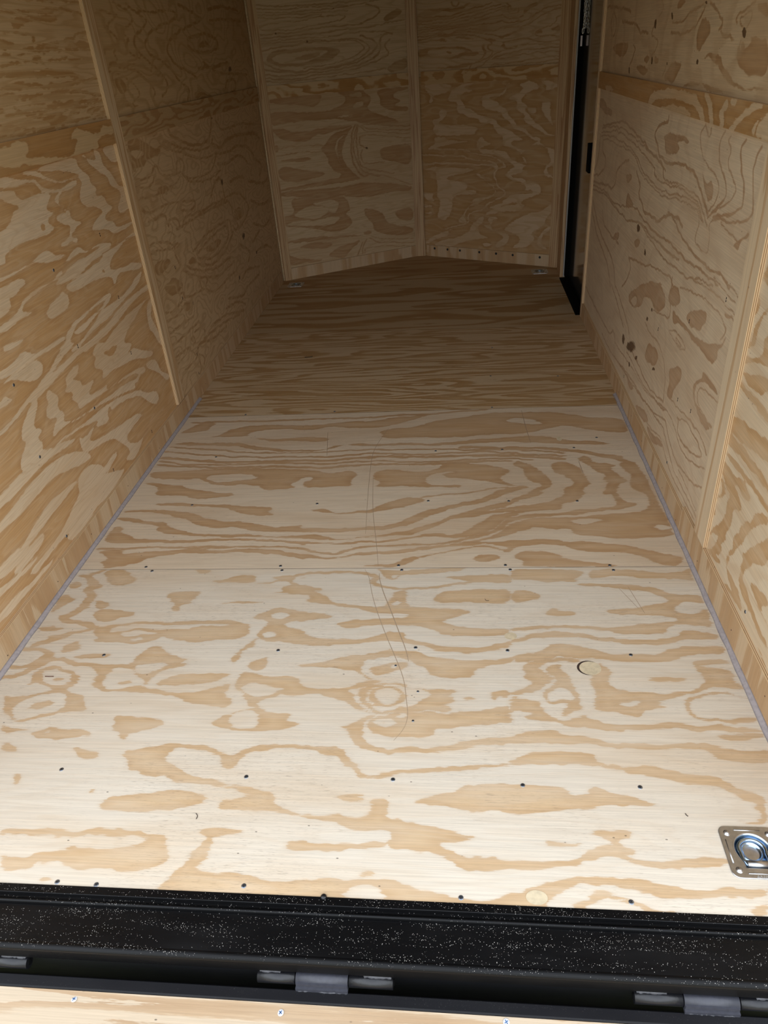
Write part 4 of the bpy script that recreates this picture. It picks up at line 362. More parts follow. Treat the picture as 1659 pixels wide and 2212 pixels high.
'nosell': '''P 75,1203 205,1213 454,1208 458,1192 439,1144 390,1132 327,1151 165,1168 71,1182|P 568,1210 774,1209 820,1172 830,1127 798,1090 832,1065 894,1042 964,1018 1057,980 1005,973 860,981 776,1001 685,1015 556,1042 447,1049 247,1057 50,1049 61,1118 127,1128 320,1105 488,1101 592,1120 643,1143 633,1177|H 661,1186 766,1194 770,1165 681,1173|H 712,1137 768,1143 771,1104 687,1100|H 550,1051 642,1065 654,1047 598,1046|P 871,1196 1137,1203 1143,1185 1019,1173 1010,1145 1088,1116 1021,1093 1042,1080 1137,1072 1135,1037 1011,1054 912,1086 902,1143|P 47,1032 143,1023 238,991 413,996 469,1002 691,998 647,985 506,965 367,956 329,925 229,930 133,957 104,982|H 169,1020 310,1032 450,1015 413,996 351,986 239,997|P 690,992 647,979 519,958 441,891 410,859 460,813 461,766 504,713 565,681 526,656 427,656 292,648 153,642 50,637 56,630 219,622 394,624 537,624 683,631 720,632 638,691 593,744 573,818 586,875 628,941|H 615,948 562,907 534,846 552,761 602,689 577,722 541,786 521,859 548,914|L8 704,991 672,948 656,862 649,792 676,711 728,643 774,663 868,633|L6 718,989 691,934 670,861 671,801 694,739 725,681 796,660 906,634 1039,581 1129,544|L6 725,989 704,921 698,852 698,781 714,719 762,695 871,669 982,638|L6 726,919 716,862 753,834|L6 746,987 786,960 929,937 1143,919|L5 732,982 771,944 892,926 1141,895|L5 733,919 783,925 890,903 1140,865|L6 738,824 720,784 737,734 802,727 913,726|L7 761,997 896,972 1144,942|P 869,822 995,832 1145,828 1137,676 987,718 892,747|P 53,909 96,933 110,892 61,875 22,879|L6 59,903 225,902 427,887|L6 45,859 219,863 422,846|P 47,830 214,829 350,819 305,795 146,819|P 56,760 127,787 238,756 460,700 373,681 192,673 93,691|P 48,620 218,616 392,600 607,597 755,609 1129,537 1135,498 973,513 744,491 528,539 385,545 178,572 51,601|P 134,560 246,563 542,537 595,486 605,434 557,402 626,347 561,298 441,290 287,339 46,387 49,455 161,458|H 454,524 522,489 486,425 436,432 427,477 274,510|H 146,448 192,478 273,504 440,469 429,433 338,401 226,417|H 61,397 154,409 366,391 454,404 525,381 433,343 218,362|P 708,426 796,401 870,371 896,302 986,255 1128,228 1125,174 951,193 783,239 781,305 718,367|P 963,371 1136,381 1130,268 997,301|P 50,278 279,282 682,234 689,226 421,247 204,255 62,264|P 156,223 260,246 433,219 414,182 268,192 198,210|P 377,122 441,165 564,185 679,201 622,163 557,119 523,84|L6 630,87 649,125 685,180|L6 669,88 682,147 718,202|L6 692,91 704,137 867,125 1128,83|L6 741,198 830,151 1129,111|L6 757,209 870,172 1131,138|P 685,260 761,255 750,224 698,232|P 52,194 118,157 201,130 360,104 182,100 52,102|K 771,830 13,-1 -1,-8''',
'noseru': '''L8 49,1609 180,1596 336,1602 460,1620 560,1636 619,1651|L6 41,1586 208,1579 391,1591 567,1616 659,1633 723,1637 762,1615|L5 40,1571 200,1559 377,1574 527,1590 633,1611 710,1619 762,1611|L5 39,1552 207,1543 404,1560 567,1577 659,1600 723,1609|L5 38,1534 249,1535 432,1540 527,1561 640,1567 705,1572 731,1551 808,1545 851,1565|L6 37,1518 271,1523 459,1531 567,1538 660,1531 699,1538 725,1527 815,1525 890,1544 974,1579 1034,1593 1117,1598|L5 36,1505 248,1502 291,1491 341,1511 473,1512 581,1502 628,1494 674,1501 790,1498 897,1510 934,1536 1018,1562 1118,1587|L6 35,1492 270,1493 355,1500 473,1495 541,1485 594,1476 661,1465|P 641,1468 687,1460 791,1478 817,1467 727,1458 701,1445|L5 743,1612 743,1583 769,1572 813,1578 813,1602|L5 762,1606 778,1590 794,1603|L7 35,1476 248,1484 362,1487 486,1476 568,1448 615,1430 628,1419 588,1411 595,1391 642,1373 595,1339 472,1309 450,1284|P 319,1469 389,1480 472,1459 527,1451 459,1455 368,1466|P 219,1470 269,1472 262,1462 225,1459|P 581,1447 661,1442 655,1428 615,1433|P 534,1415 568,1428 561,1398 588,1381 575,1346 527,1327 472,1315 555,1342 568,1367 554,1393|L7 41,1460 160,1463 269,1459|P 24,1418 99,1424 246,1424 367,1419 423,1411 472,1387 527,1379 520,1364 458,1362 373,1356 316,1349 230,1359 119,1370 37,1374|H 105,1392 136,1412 246,1413 409,1404 430,1385 374,1377 302,1360 142,1369|P 267,1394 317,1391 303,1381 274,1383|P 344,1305 422,1317 486,1319 457,1299 372,1288 183,1296 168,1300 279,1303|L5 499,1282 555,1305 609,1339 663,1361 728,1383 793,1394 889,1403 984,1393 1106,1390|L6 629,1333 729,1358 827,1365 890,1376 954,1365 1016,1376 1114,1373|L5 643,1332 730,1332 827,1342 923,1352 1115,1351|L5 616,1281 630,1302 730,1297 828,1307 924,1322 1111,1322|L5 637,1286 731,1286 861,1295 988,1299 1112,1303|L5 731,1281 894,1284 1113,1285|P 689,1395 728,1388 715,1409 695,1425 766,1431 856,1435 888,1428 792,1429 728,1426 682,1401|L6 701,1425 792,1429 875,1434 971,1408 1111,1409|L5 937,1449 943,1468 1004,1483 1087,1515 1079,1534 1120,1550|L5 937,1449 969,1437 1030,1443 1116,1428|L5 715,1389 794,1379 813,1398|P 943,1463 980,1470 993,1455 950,1453|P 1029,1477 1112,1490 1108,1457 1066,1465|P 857,1598 905,1618 954,1623 943,1605 882,1587 851,1570|P 110,1648 182,1652 309,1637 392,1650 473,1658 433,1637 336,1620 181,1632|L7 317,1676 330,1650 358,1653 372,1671''',
'noserl': '''F -2,1301|H 70,1209 175,1205 294,1200 308,1183 278,1146 218,1136 142,1127 148,1088 118,1088 135,1128 90,1157|H 322,1172 410,1196 509,1203 395,1172 495,1150 409,1141 365,1121 408,1070 415,1042 466,1035 523,995 615,982 671,970 679,937 721,919 797,896 812,869 887,840 792,835 779,813 842,784 903,779 850,745 905,717 907,677 835,784 723,801 716,830 722,858 665,898 637,948 523,956 530,972 436,996 349,1026 357,1077 276,1095 292,1129|H 716,1147 769,1193 743,1173 730,1142 703,1116 628,1113 600,1103 683,1074 684,1052 753,1023 760,996 809,957 817,924 885,912 926,868 1013,851 995,824 1049,796 1115,780 1118,735 1108,691 1056,667 1071,634 1120,589 1031,627 1055,679 1093,707 1064,757 1056,790 989,818 922,813 994,835 948,840 879,885 803,913 775,946 720,980 698,1013 551,1039 544,1115 628,1129 703,1132|H 816,1181 913,1192 979,1164 973,1144 915,1136 838,1096 852,1069 906,1047 867,1021 922,987 943,955 1003,922 1051,883 1116,867 1052,867 978,906 863,961 882,988 807,1038 825,1080 744,1093 791,1113 869,1148|H 893,1036 946,1035 966,1029 960,997 914,1004|H 1002,1070 1066,1069 1068,1037 1057,1006 1094,921 1047,964 1005,1012|H 983,1195 1029,1162 1025,1137 1099,1150 1117,1159 1078,1186|H 215,1040 268,1039 251,1000 236,983 174,955 234,936 325,941 465,934 523,916 487,899 494,882 391,871 278,866 163,873 141,914 158,943 136,961 152,978 213,989 192,1024|H 147,867 247,860 247,837 361,836 450,830 323,819 192,801 152,789 112,777 81,783 161,819|H 501,819 545,870 574,836 638,818 552,801 523,784 624,784 752,761 767,727 851,693 907,677 873,659 895,642 784,617 798,599 903,596 905,560 994,568 1030,517 1004,493 908,459 860,428 903,417 848,372 732,367 606,342 576,347 658,389 768,406 860,421 817,432 731,404 628,381 613,393 731,429 716,440 801,486 963,497 961,521 885,513 905,537 876,577 799,581 748,610 762,651 831,676 725,721 639,755 538,754|C8 31,746 166,737 283,741 404,736 426,718 545,707 632,697 690,668 648,614 670,573 678,537 751,496 744,478 657,444 598,417 568,372 446,348 430,309 446,277 311,237 221,212|C8 97,783 284,783 405,777 523,749 625,743 725,692 740,669 669,656|C11 35,671 180,685 243,686 403,682 508,677 633,679 669,662|H 34,646 155,660 242,656 433,655 493,641 403,621 240,587 255,569 387,560 432,530 401,498 500,507 500,470 339,471 299,438 289,360 272,314 215,272 150,295 194,402 156,465 167,548 154,623 83,641|H 493,611 538,618 656,518 679,494 583,460 470,438 470,419 568,435 508,408 431,392 399,333 343,285 351,266 430,276 399,314 431,373 462,412 598,449 671,482 641,548 553,588|H 34,474 140,471 115,444 146,413 48,429|H 38,383 112,386 104,372 46,370|H 35,330 110,333 101,319|H 24,91 103,151 187,183 310,217 245,207 269,168 153,140 67,94|H 100,82 219,138 317,151 429,198 461,252 538,327 576,322 561,277 507,241 538,184 623,177 569,160 429,138 308,103 267,86|H 599,329 703,322 637,293 629,267 554,257 622,228 728,215 795,194 766,153 707,104 662,107 684,148 736,177 705,207 630,235|H 742,248 806,302 877,336 947,358 1084,406 1126,496 1133,379 1073,346 1055,290 1008,257 953,222 990,199 977,167 921,119 804,110 869,166 853,204 735,235|H 1077,273 1132,282 1052,222 1027,158 1100,112 1014,138 1011,188 1044,234|H 546,119 608,136 646,119 585,102''',
'stripleft': '''F 2272,1293|H 1907,1204 2027,1281 2178,1279 2294,1275 2420,1281 2411,1253 2373,1240 2453,1226 2711,1205 2726,1228 2762,1244 2696,1255 2775,1282 2805,1270 2951,1246 2964,1266 3082,1266 3094,1238 2944,1236 2911,1229 2921,1202 2731,1198 2498,1198 2405,1214 2308,1214 2233,1236 2064,1226|P 2566,1234 2626,1239 2693,1234 2652,1226 2624,1220 2580,1223''',
'stripright': '''F 5106,1187|C29 3207,1193 3184,1220 3017,1240 2803,1251 2637,1247 2564,1230 2517,1213 2494,1193|H 3058,1192 2965,1208 2785,1219 2683,1213 2606,1194 2889,1189|C22 2498,1261 2457,1249 2432,1224 2402,1192|C21 2311,1252 2348,1228 2317,1211 2326,1190|H 2281,1267 2217,1268 2225,1252 2260,1247|C18 2241,1198 2155,1239 2121,1254 2048,1266|H 2095,1196 2078,1222 2033,1240 1998,1257 1900,1259 1808,1214 1932,1197|L5 2057,1202 2048,1227 2008,1249|P 2032,1199 2012,1206 2005,1194|H 4235,1213 4018,1219 3951,1206 4068,1201 4091,1186 3967,1183 4086,1176''',
}

def grain_field(U, V, key, ku, kv, warp=1.0):
    """signed field: > 0 in the tan late-wood figures; metric shortened along the grain so figure ends feather out"""
    f = np.full(U.shape, -.08); knot = np.zeros(U.shape)
    # the figures wander a little, as the knife met the rings
    rs = np.random.RandomState(len(key)*7+3)
    def wander(size):
        gu, gv = (U-U.min())/size, (V-V.min())/size
        R = rs.rand(int(gu.max())+3, int(gv.max())+3)*2-1
        i, j = gu.astype(int), gv.astype(int); a, b = gu-i, gv-j; a, b = a*a*(3-2*a), b*b*(3-2*b)
        return (R[i, j]*(1-a)+R[i+1, j]*a)*(1-b)+(R[i, j+1]*(1-a)+R[i+1, j+1]*a)*b
    du_, dv_ = wander(.05)*.006+wander(.017)*.004, wander(.05)*.005+wander(.017)*.003
    U0, V0 = U, V
    U, V = U+du_*warp, V+dv_*warp
    PU, PV = U*ku, V*kv
    def segs(pts, closed):
        P = np.array(pts)*np.array([ku, kv]); Q = np.roll(P, -1, 0)
        return (P, Q) if closed else (P[:-1], P[1:])
    for item in GRAIN[key].split('|'):
        head, *rest = item.split()
        if head[0] == 'F': f[:] = .08; continue          # a face that is mostly late wood
        pts = [tuple(float(a)/1000 for a in t.split(',')) for t in rest]
        if head[0] == 'K':
            c = np.array(pts[0]); A = np.array([pts[1], pts[2]]).T
            if abs(np.linalg.det(A)) < 1e-9: continue
            iv = np.linalg.inv(A)
            du, dv = U-c[0], V-c[1]
            r = np.sqrt((iv[0, 0]*du+iv[0, 1]*dv)**2+(iv[1, 0]*du+iv[1, 1]*dv)**2)
            knot = np.maximum(knot, np.clip(1.5-r, 0, 1)); continue
        closed = head[0] not in 'LC'
        for _ in range(2 if len(pts) < 24 else 1):      # round the corners of the figure
            Q = [] if closed else [pts[0]]
            for p, q in zip(pts, pts[1:]+(pts[:1] if closed else [])):
                Q += [(p[0]*.78+q[0]*.22, p[1]*.78+q[1]*.22), (p[0]*.22+q[0]*.78, p[1]*.22+q[1]*.78)]
            pts = Q if closed else Q+[pts[-1]]
        w = float(head[1:])/2000 if head[0] in 'LC' else 0
        P, Q = segs(pts, head[0] not in 'LC')
        mg = .06
        lo = np.minimum(P.min(0), Q.min(0))-mg; hi = np.maximum(P.max(0), Q.max(0))+mg
        sel = (PU > lo[0]) & (PU < hi[0]) & (PV > lo[1]) & (PV < hi[1])
        if not sel.any(): continue
        x, y = PU[sel], PV[sel]
        best = np.full(x.shape, 1e9); ins = np.zeros(x.shape, bool)
        for (ax, ay), (bx, by) in zip(P, Q):
            dx, dy = bx-ax, by-ay; L2 = dx*dx+dy*dy+1e-12
            t = np.clip(((x-ax)*dx+(y-ay)*dy)/L2, 0, 1)
            best = np.minimum(best, (x-ax-t*dx)**2+(y-ay-t*dy)**2)
            if w == 0 and dy != 0:
                c = ((ay > y) != (by > y)) & (x < dx*(y-ay)/dy+ax)
                ins ^= c
        d = np.sqrt(best)
        if head[0] == 'L': f[sel] = np.maximum(f[sel], w-d)
        elif head[0] == 'C': f[sel] = np.minimum(f[sel], d-w)
        else:
            sd = np.where(ins, d, -d)
            f[sel] = np.maximum(f[sel], sd) if head[0] == 'P' else np.minimum(f[sel], -sd)
    far = {'leftlow': (1.44, .09, .676), 'leftup': (1.44, .09, .676), 'rightnear': (1.289, .125, .61)}.get(key)
    if far:                                          # the same kind of figure carried on to the rear end of the panel
        yb = far[0]+(V0-far[1])*far[2]-.05
        U, V = U0*.28, V0
        n_ = wander(.16)*.9+wander(.07)*.35
        n2 = np.sin(2*np.pi*(n_*1.5+V0*5.5))*.022
        t = np.clip((yb-U0)/.05, 0, 1); f = f*(1-t)+n2*t
    return np.clip(f, -.08, .08), knot

def board(name, O, U, V, N, lu, lv, t, mat, parent=None, grain='u', key=None, keyuv=None, res=None, holes=(), metric=(1, 1), scratches=(), uvoff=0.0, skew=(0, 0, 0, 0), koff=(0, 0), edge='edge', warp=1.0):
    """a board: front face spanned by U (length lu) and V (length lv) from O, thickness t behind it (against N).
    Its edges show the layers of the plywood."""
    O, U, V, N = Vector(O), Vector(U).normalized(), Vector(V).normalized(), Vector(N).normalized()
    nu, nv = (max(1, int(round(lu/res))), max(1, int(round(lv/res)))) if res else (1, 1)
    us, vs = np.linspace(0, lu, nu+1), np.linspace(0, lv, nv+1)
    uu, vv = np.meshgrid(us, vs, indexing='ij')
    # skew: v offsets of the two long edges at both ends (v0 at u0, v0 at u1, v1 at u0, v1 at u1)
    a = uu/lu; w0 = skew[0]*(1-a)+skew[1]*a; w1 = skew[2]*(1-a)+skew[3]*a
    vv2 = vv+w0*(1-vv/lv)+w1*(vv/lv)
    co = np.array(O)[None, None]+uu[..., None]*np.array(U)+vv2[..., None]*np.array(V)
    verts = co.reshape(-1, 3); nT = len(verts)
    idx = np.arange(nT).reshape(nu+1, nv+1)
    quads = np.stack([idx[:-1, :-1], idx[1:, :-1], idx[1:, 1:], idx[:-1, 1:]], -1).reshape(-1, 4)
    cen = co[:-1, :-1]*.25+co[1:, :-1]*.25+co[1:, 1:]*.25+co[:-1, 1:]*.25
    cen = cen.reshape(-1, 3); keep = np.ones(len(quads), bool)
    for hx, hy, hr in holes: keep &= (cen[:, 0]-hx)**2+(cen[:, 1]-hy)**2 > hr*hr
    quads = quads[keep]
    if U.cross(V).dot(N) < 0: quads = quads[:, ::-1]
    cor = [idx[0, 0], idx[-1, 0], idx[-1, -1], idx[0, -1]]
    back = verts[cor]-np.array(N)*t
    front = verts[cor]
    V2 = np.concatenate([verts, front, back]); b0 = nT; k0 = nT+4
    sides = [(b0+i, b0+(i+1) % 4, k0+(i+1) % 4, k0+i) for i in range(4)] + [(k0, k0+1, k0+2, k0+3)]
    if U.cross(V).dot(N) > 0: sides = [s[::-1] for s in sides[:4]]+[sides[4][::-1]]
    faces = [tuple(int(i) for i in q) for q in quads]+[tuple(int(i) for i in s) for s in sides]
    nq = len(quads)
    sv, sf = [], []
    for line, wd_ in scratches:                      # scratches cut into the face veneer, a hair proud so they show
        P = [Vector((p[0], p[1], O.z+.0003)) for p in line]
        # smooth the line
        for _ in range(2):
            Q = [P[0]]
            for p, q in zip(P, P[1:]): Q += [p*.75+q*.25, p*.25+q*.75]
            P = Q+[P[-1]]
        base = len(V2)+len(sv)
        for i, p in enumerate(P):
            d = (P[min(i+1, len(P)-1)]-P[max(i-1, 0)]).normalized(); s = Vector((d.y, -d.x, 0))*wd_*(.45+.55*math.sin(math.pi*(i+.5)/len(P)))
            sv += [tuple(p+s), tuple(p-s)]
        for i in range(len(P)-1): sf.append((base+2*i, base+2*i+2, base+2*i+3, base+2*i+1))
    if sv: V2 = np.concatenate([V2, np.array(sv)])
    me = bpy.data.meshes.new(name)
    me.from_pydata(V2.tolist(), [], faces+sf); 
    me.materials.append(mat); me.materials.append(M['edge'] if edge == 'edge' else (mat if edge == 'same' else M[edge])); me.materials.append(M['scratch'])
    mi = np.zeros(len(me.polygons), np.int32); mi[nq:nq+4] = 1; mi[nq+5:] = 2
    me.polygons.foreach_set('material_index', mi)
    uvl = me.uv_layers.new(name='grain_uv')
    lv_idx = np.zeros(len(me.loops), np.int32); me.loops.foreach_get('vertex_index', lv_idx)
    P = V2-np.array(O)
    pu, pv = P@np.array(U), P@np.array(V)
    uvv = np.stack([pu, pv] if grain == 'u' else [pv, pu], -1)+np.array([uvoff*1.37, uvoff*.71])
    luv = uvv[lv_idx]
    st = nq*4
    for i in range(4):                                # side faces: along the edge / across the thickness
        L = st+i*4
        for k in range(4):
            vi = lv_idx[L+k]; p = P[vi]
            luv[L+k] = (float(pu[vi]+pv[vi])+uvoff, 0.0 if vi < k0 else t)
    uvl.data.foreach_set('uv', luv.astype(np.float32).ravel())
    if key:
        W = verts
        U2, Vv = {'xy': (W[:, 0], W[:, 1]), 'yz': (W[:, 1], W[:, 2]), 'st': (pu[:nT]+koff[0], pv[:nT]+koff[1])}[keyuv]
        f, kn = grain_field(U2, Vv, key, *metric, warp)
        for nm, arr, fill in (('grain', f, -.05), ('knot', kn, 0)):
            at = me.attributes.new(nm, 'FLOAT', 'POINT')
            full = np.full(len(V2), fill, np.float32); full[:nT] = arr; at.data.foreach_set('value', full)
    me.update()
    return link(name, me, parent)

def screw_mesh(r=.0054, mat='screw'):
    bm = bmesh.new()
    bm_lathe(bm, (0, 0, 0), [(r, 0), (r*.98, .0006), (r*.75, .0011), (0, .0012)], 14, 0)
    for a in (0.4, 0.4+math.pi/2):
        c, s = math.cos(a), math.sin(a); l, w = r*.62, r*.16
        q = [bm.verts.new((c*x-s*y, s*x+c*y, .00135)) for x, y in ((-l, -w), (l, -w), (l, w), (-l, w))]
        f = bm.faces.new(q); f.material_index = 1
    me = bpy.data.meshes.new('screw'); bm.to_mesh(me); bm.free()
    me.materials.append(M[mat]); me.materials.append(M['screwdark'] if mat != 'white' else M['blue'])
    return me
SCREW = screw_mesh(); SCREW_S = screw_mesh(.0034); SCREW_W = screw_mesh(.0062, 'white'); SCREW_D = screw_mesh(.0045, 'screwdark')
def put(name, me, loc, parent, rot=None):
    o = link(name, me, parent)
    o.matrix_parent_inverse = Matrix.Translation(-world_loc(parent)); o.location = loc
    if rot: o.rotation_euler = rot
    return o

XL, XR = -1.343, .730          # wall faces
BL, BR = -1.331, .718          # faces of the battens and kick strips
FL, FR = -1.319, .706          # floor side of the caulk lines
Y0 = .804                      # rear edge of the floor
YC = 5.55                      # corners where the V nose begins
AP = (-.3065, 6.15)            # apex of the nose
ZT = 2.0                       # ceiling
# ------------------------------------------------------------------ ground and outer shell
gm = bmesh.new(); bm_box(gm, (-14, -14, -.62), (14, 16, -.52))
tag(from_bm('ground', gm, M['ground']), 'grassy ground under and behind the trailer', 'ground', 'structure')

flo = box('floor', (XL, Y0, -.07), (XR, YC, -.0185), M['skin'])
tag(flo, 'plywood sheet floor of the cargo trailer', 'floor', 'structure')
wl = box('wall_left', (XL-.05, .80, -.07), (XL-.0105, YC+.03, ZT), M['skin'])
tag(wl, 'plywood lined left wall of the trailer', 'wall', 'structure')
bm = bmesh.new()
bm_box(bm, (XR+.0105, .80, -.07), (XR+.05, 4.43, ZT)); bm_box(bm, (XR+.0105, 5.30, -.07), (XR+.05, YC+.03, ZT)); bm_box(bm, (XR+.0105, 4.43, 1.93), (XR+.05, 5.30, ZT))
wr_ = from_bm('wall_right', bm, M['skin']); tag(wr_, 'plywood lined right wall with a side door near the nose', 'wall', 'structure')
def prism(name, pts, z0, z1, mat, parent=None):
    bm = bmesh.new()
    A = [bm.verts.new((x, y, z0)) for x, y in pts]; B = [bm.verts.new((x, y, z1)) for x, y in pts]; n = len(pts)
    bm.faces.new(A[::-1]); bm.faces.new(B)
    for k in range(n): bm.faces.new((A[k], A[(k+1) % n], B[(k+1) % n], B[k]))
    bmesh.ops.recalc_face_normals(bm, faces=bm.faces[:])
    return from_bm(name, bm, mat, parent)
ceil_ = prism('ceiling', [(XL-.05, .80), (XR+.05, .80), (XR+.05, YC), (AP[0], AP[1]+.06), (XL-.05, YC)], ZT, ZT+.05, M['alum'])
tag(ceil_, 'white ceiling of the trailer', 'ceiling', 'structure')

# ------------------------------------------------------------------ floor sheets
RING_NEAR = (.5835, .936); RING_L = (-1.222, 5.425); RING_R = (.575, 5.465)
SCR = [([(-0.325, 1.902), (-0.306, 1.86), (-0.29, 1.777), (-0.265, 1.688), (-0.225, 1.572), (-0.189, 1.478), (-0.165, 1.408), (-0.154, 1.331), (-0.147, 1.279), (-0.155, 1.239), (-0.179, 1.202)], .0009),
       ([(-0.275, 1.88), (-0.272, 1.848), (-0.251, 1.773), (-0.226, 1.703), (-0.19, 1.592), (-0.168, 1.528), (-0.157, 1.478)], .0013),
       ([(0.47, 1.802), (0.51, 1.704)], .0007), ([(0.499, 1.809), (0.523, 1.683)], .0008)]
SCR2 = [([(-0.329, 2.952), (-0.375, 2.768), (-0.379, 2.644), (-0.364, 2.372), (-0.345, 2.109)], .0009), ([(-0.357, 2.515), (-0.335, 2.261), (-0.302, 2.061), (-0.282, 1.918)], .0009),
        ([(-0.604, 2.929), (-0.573, 2.7)], .0011), ([(0.272, 3.101), (0.278, 2.909), (0.287, 2.777)], .0014), ([(0.461, 2.607), (0.465, 2.508)], .0014)]
def floor_sheet(label, y0, y1, mat, key=None, res=None, holes=(), scr=(), skew=(0, 0, 0, 0), metric=(.45, 1)):
    o = board('floor_sheet', (XL+.001, y0, 0), (1, 0, 0), (0, 1, 0), (0, 0, 1), XR-XL-.002, y1-y0, .018, mat, flo, 'u', key, 'xy', res, holes, metric, scr, skew=skew, edge='gap')
    o['label'] = label
    return o
G_ = .0008
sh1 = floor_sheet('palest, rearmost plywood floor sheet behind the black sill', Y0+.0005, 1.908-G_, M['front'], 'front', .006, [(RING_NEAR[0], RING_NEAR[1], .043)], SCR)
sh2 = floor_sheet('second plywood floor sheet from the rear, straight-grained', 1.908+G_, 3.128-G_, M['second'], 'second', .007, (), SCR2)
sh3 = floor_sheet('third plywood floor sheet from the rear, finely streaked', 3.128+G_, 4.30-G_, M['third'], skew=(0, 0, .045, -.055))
sh4 = floor_sheet('plywood floor sheet in front of the nose, shade painted into its colour', 4.30+G_, YC, M['fourth'], None, .0125, [(RING_L[0], RING_L[1], .05), (RING_R[0], RING_R[1], .05)], skew=(.045, -.055, 0, 0))
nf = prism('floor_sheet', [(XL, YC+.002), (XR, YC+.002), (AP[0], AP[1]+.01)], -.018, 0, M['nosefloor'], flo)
uvl = nf.data.uv_layers.new(name='grain_uv')
for l, d in zip(nf.data.loops, uvl.data):
    c = nf.data.vertices[l.vertex_index].co; d.uv = (c.x, c.y)
nf['label'] = 'triangular floor sheet in the V nose'
def screws(sheet, pts, me=SCREW, name='screw'):
    for k, (x, y) in enumerate(pts): put(name, me, (x, y, 0.0), sheet, (0, 0, k*1.1))
screws(sh1, [(-1.056, 1.899), (-0.604, 1.899), (-0.203, 1.898), (0.148, 1.897), (0.471, 1.892), (-1.055, 1.493), (-0.537, 1.518), (-0.14, 1.533), (0.118, 1.524), (0.45, 1.51), (-0.994, 1.093), (-0.524, 1.086), (-0.172, 1.089), (0.127, 1.083), (0.388, 1.086), (-0.868, 0.811), (-0.78, 0.809), (-0.463, 0.82), (-0.015, 0.815), (0.317, 0.821)])
screws(sh1, [(-0.192, 1.461), (-0.126, 1.366), (-0.134, 1.266)], SCREW_S)
screws(sh2, [(-1.086, 1.922), (-0.614, 1.923), (-0.215, 1.923), (0.134, 1.921), (0.464, 1.917), (-1.064, 2.714), (-1.048, 2.321), (-0.553, 2.317), (-0.112, 2.724), (0.165, 2.723), (-0.13, 2.325), (0.168, 2.316), (0.458, 2.725), (0.415, 2.309), (0.563, 2.812)])
screws(sh3, [(-1.039, 3.14), (-0.604, 3.148), (0.14, 3.144), (0.172, 3.933), (0.148, 3.525), (0.481, 3.496)])
def plug(x, y, rx, ry, gap, label, sheet):
    bm = bmesh.new()
    if gap: bm_lathe(bm, (x, y, 0), [(rx*1.0, .0003), (rx*.6, .0003)], 40, 1, ry/rx)
    bm_lathe(bm, (x+(.004 if gap else 0), y+(-.001 if gap else 0), 0), [(rx*.93, .0002), (rx*.93, .0006), (0, .0006)], 40, 0, ry/rx)
    for f in bm.faces: f.smooth = False
    o = from_bm('wood_plug', bm, [M['plug'], M['gap']], sheet); o['label'] = label
plug(.33, 1.459, .031, .027, True, 'pale oval repair plug with a dark gap round it', sh1)
plug(.135, .822, .023, .016, False, 'pale oval repair plug at the black sill', sh1)
plug(.13, 1.583, .019, .016, False, 'faint oval repair plug in the tan grain', sh1)
plug(.408, 2.808, .012, .020, False, 'small pale repair plug', sh2)

# grey caulk along the floor edges
for side, xf, xk, nm in ((1, FL, BL, 'trim_1'), (-1, FR, BR, 'trim_2')):
    ye = 3.35 if side == 1 else 3.25
    bm = bmesh.new(); n = 60; prev = None
    for i in range(n+1):
        y = Y0+.002+(ye-Y0-.002)*i/n; w = .001*math.sin(i*1.7)+.0007*math.sin(i*4.1)
        ring = [bm.verts.new((xf+side*w, y, .0003)), bm.verts.new((xf-side*.005, y, .0032)), bm.verts.new((xk+side*.003, y, .007)), bm.verts.new((xk, y, .011)), bm.verts.new((xk, y, 0.0003))]
        if prev:
            for k in range(5):
                f = bm.faces.new((prev[k], prev[(k+1) % 5], ring[(k+1) % 5], ring[k])); f.smooth = k < 3
        prev = ring
    bmesh.ops.recalc_face_normals(bm, faces=bm.faces[:])
    o = from_bm(nm, bm, M['caulk'])
    tag(o, 'grey caulk bead along the foot of the %s wall' % ('left' if side == 1 else 'right'), 'caulk bead', 'structure')

# ------------------------------------------------------------------ walls
def wpanel(parent, side, y0, y1, z0, z1, mat, label, key=None, res=None, metric=(.6, 1), off=0.0, grain='u', warp=1.0):
    x = XL if side < 0 else XR
    o = board('plywood_panel', (x, y0, z0), (0, 1, 0), (0, 0, 1), (1 if side < 0 else -1, 0, 0), y1-y0, z1-z0, .010, mat, parent, grain, key, 'yz', res, (), metric, uvoff=off, warp=warp)
    o['label'] = label
    return o
pl1 = wpanel(wl, -1, .805, 3.12, 0, 1.249, M['leftlow'], 'large lower wall panel with broad tan figures', 'leftlow', .007, (.75, 1), warp=.35)
pl2 = wpanel(wl, -1, .805, 3.12, 1.251, ZT, M['leftup'], 'upper wall panel with level streaks', 'leftup', .009)
pl3 = wpanel(wl, -1, 3.122, YC, 0, 1.249, M['leftfarlow'], 'far lower wall panel, swirly grain', 'leftfarlow', .009)
pl4 = wpanel(wl, -1, 3.122, YC, 1.251, ZT, M['leftfarup'], 'far upper wall panel', 'leftfarup', .010)
pr1 = wpanel(wr_, 1, .805, 1.91, 0, 1.249, M['rightnear'], 'near wall panel with slanting tan figures', 'rightnear', .008)
pr1b = wpanel(wr_, 1, .805, 1.91, 1.251, ZT, M['plainright'], 'near upper wall panel', off=3)
pr2 = wpanel(wr_, 1, 1.912, 4.43, 0, 1.249, M['rightmid'], 'pale wall panel with thin contour-line grain', 'rightmid', .0043, (.8, 1))
pr3 = wpanel(wr_, 1, 1.912, 4.43, 1.251, ZT, M['rightup'], 'upper wall panel dotted with small knots', 'rightup', .005, (.8, 1))
pr4 = wpanel(wr_, 1, 5.30, YC, 0, ZT, M['pine'], 'narrow wall panel between side door and nose', grain='v')
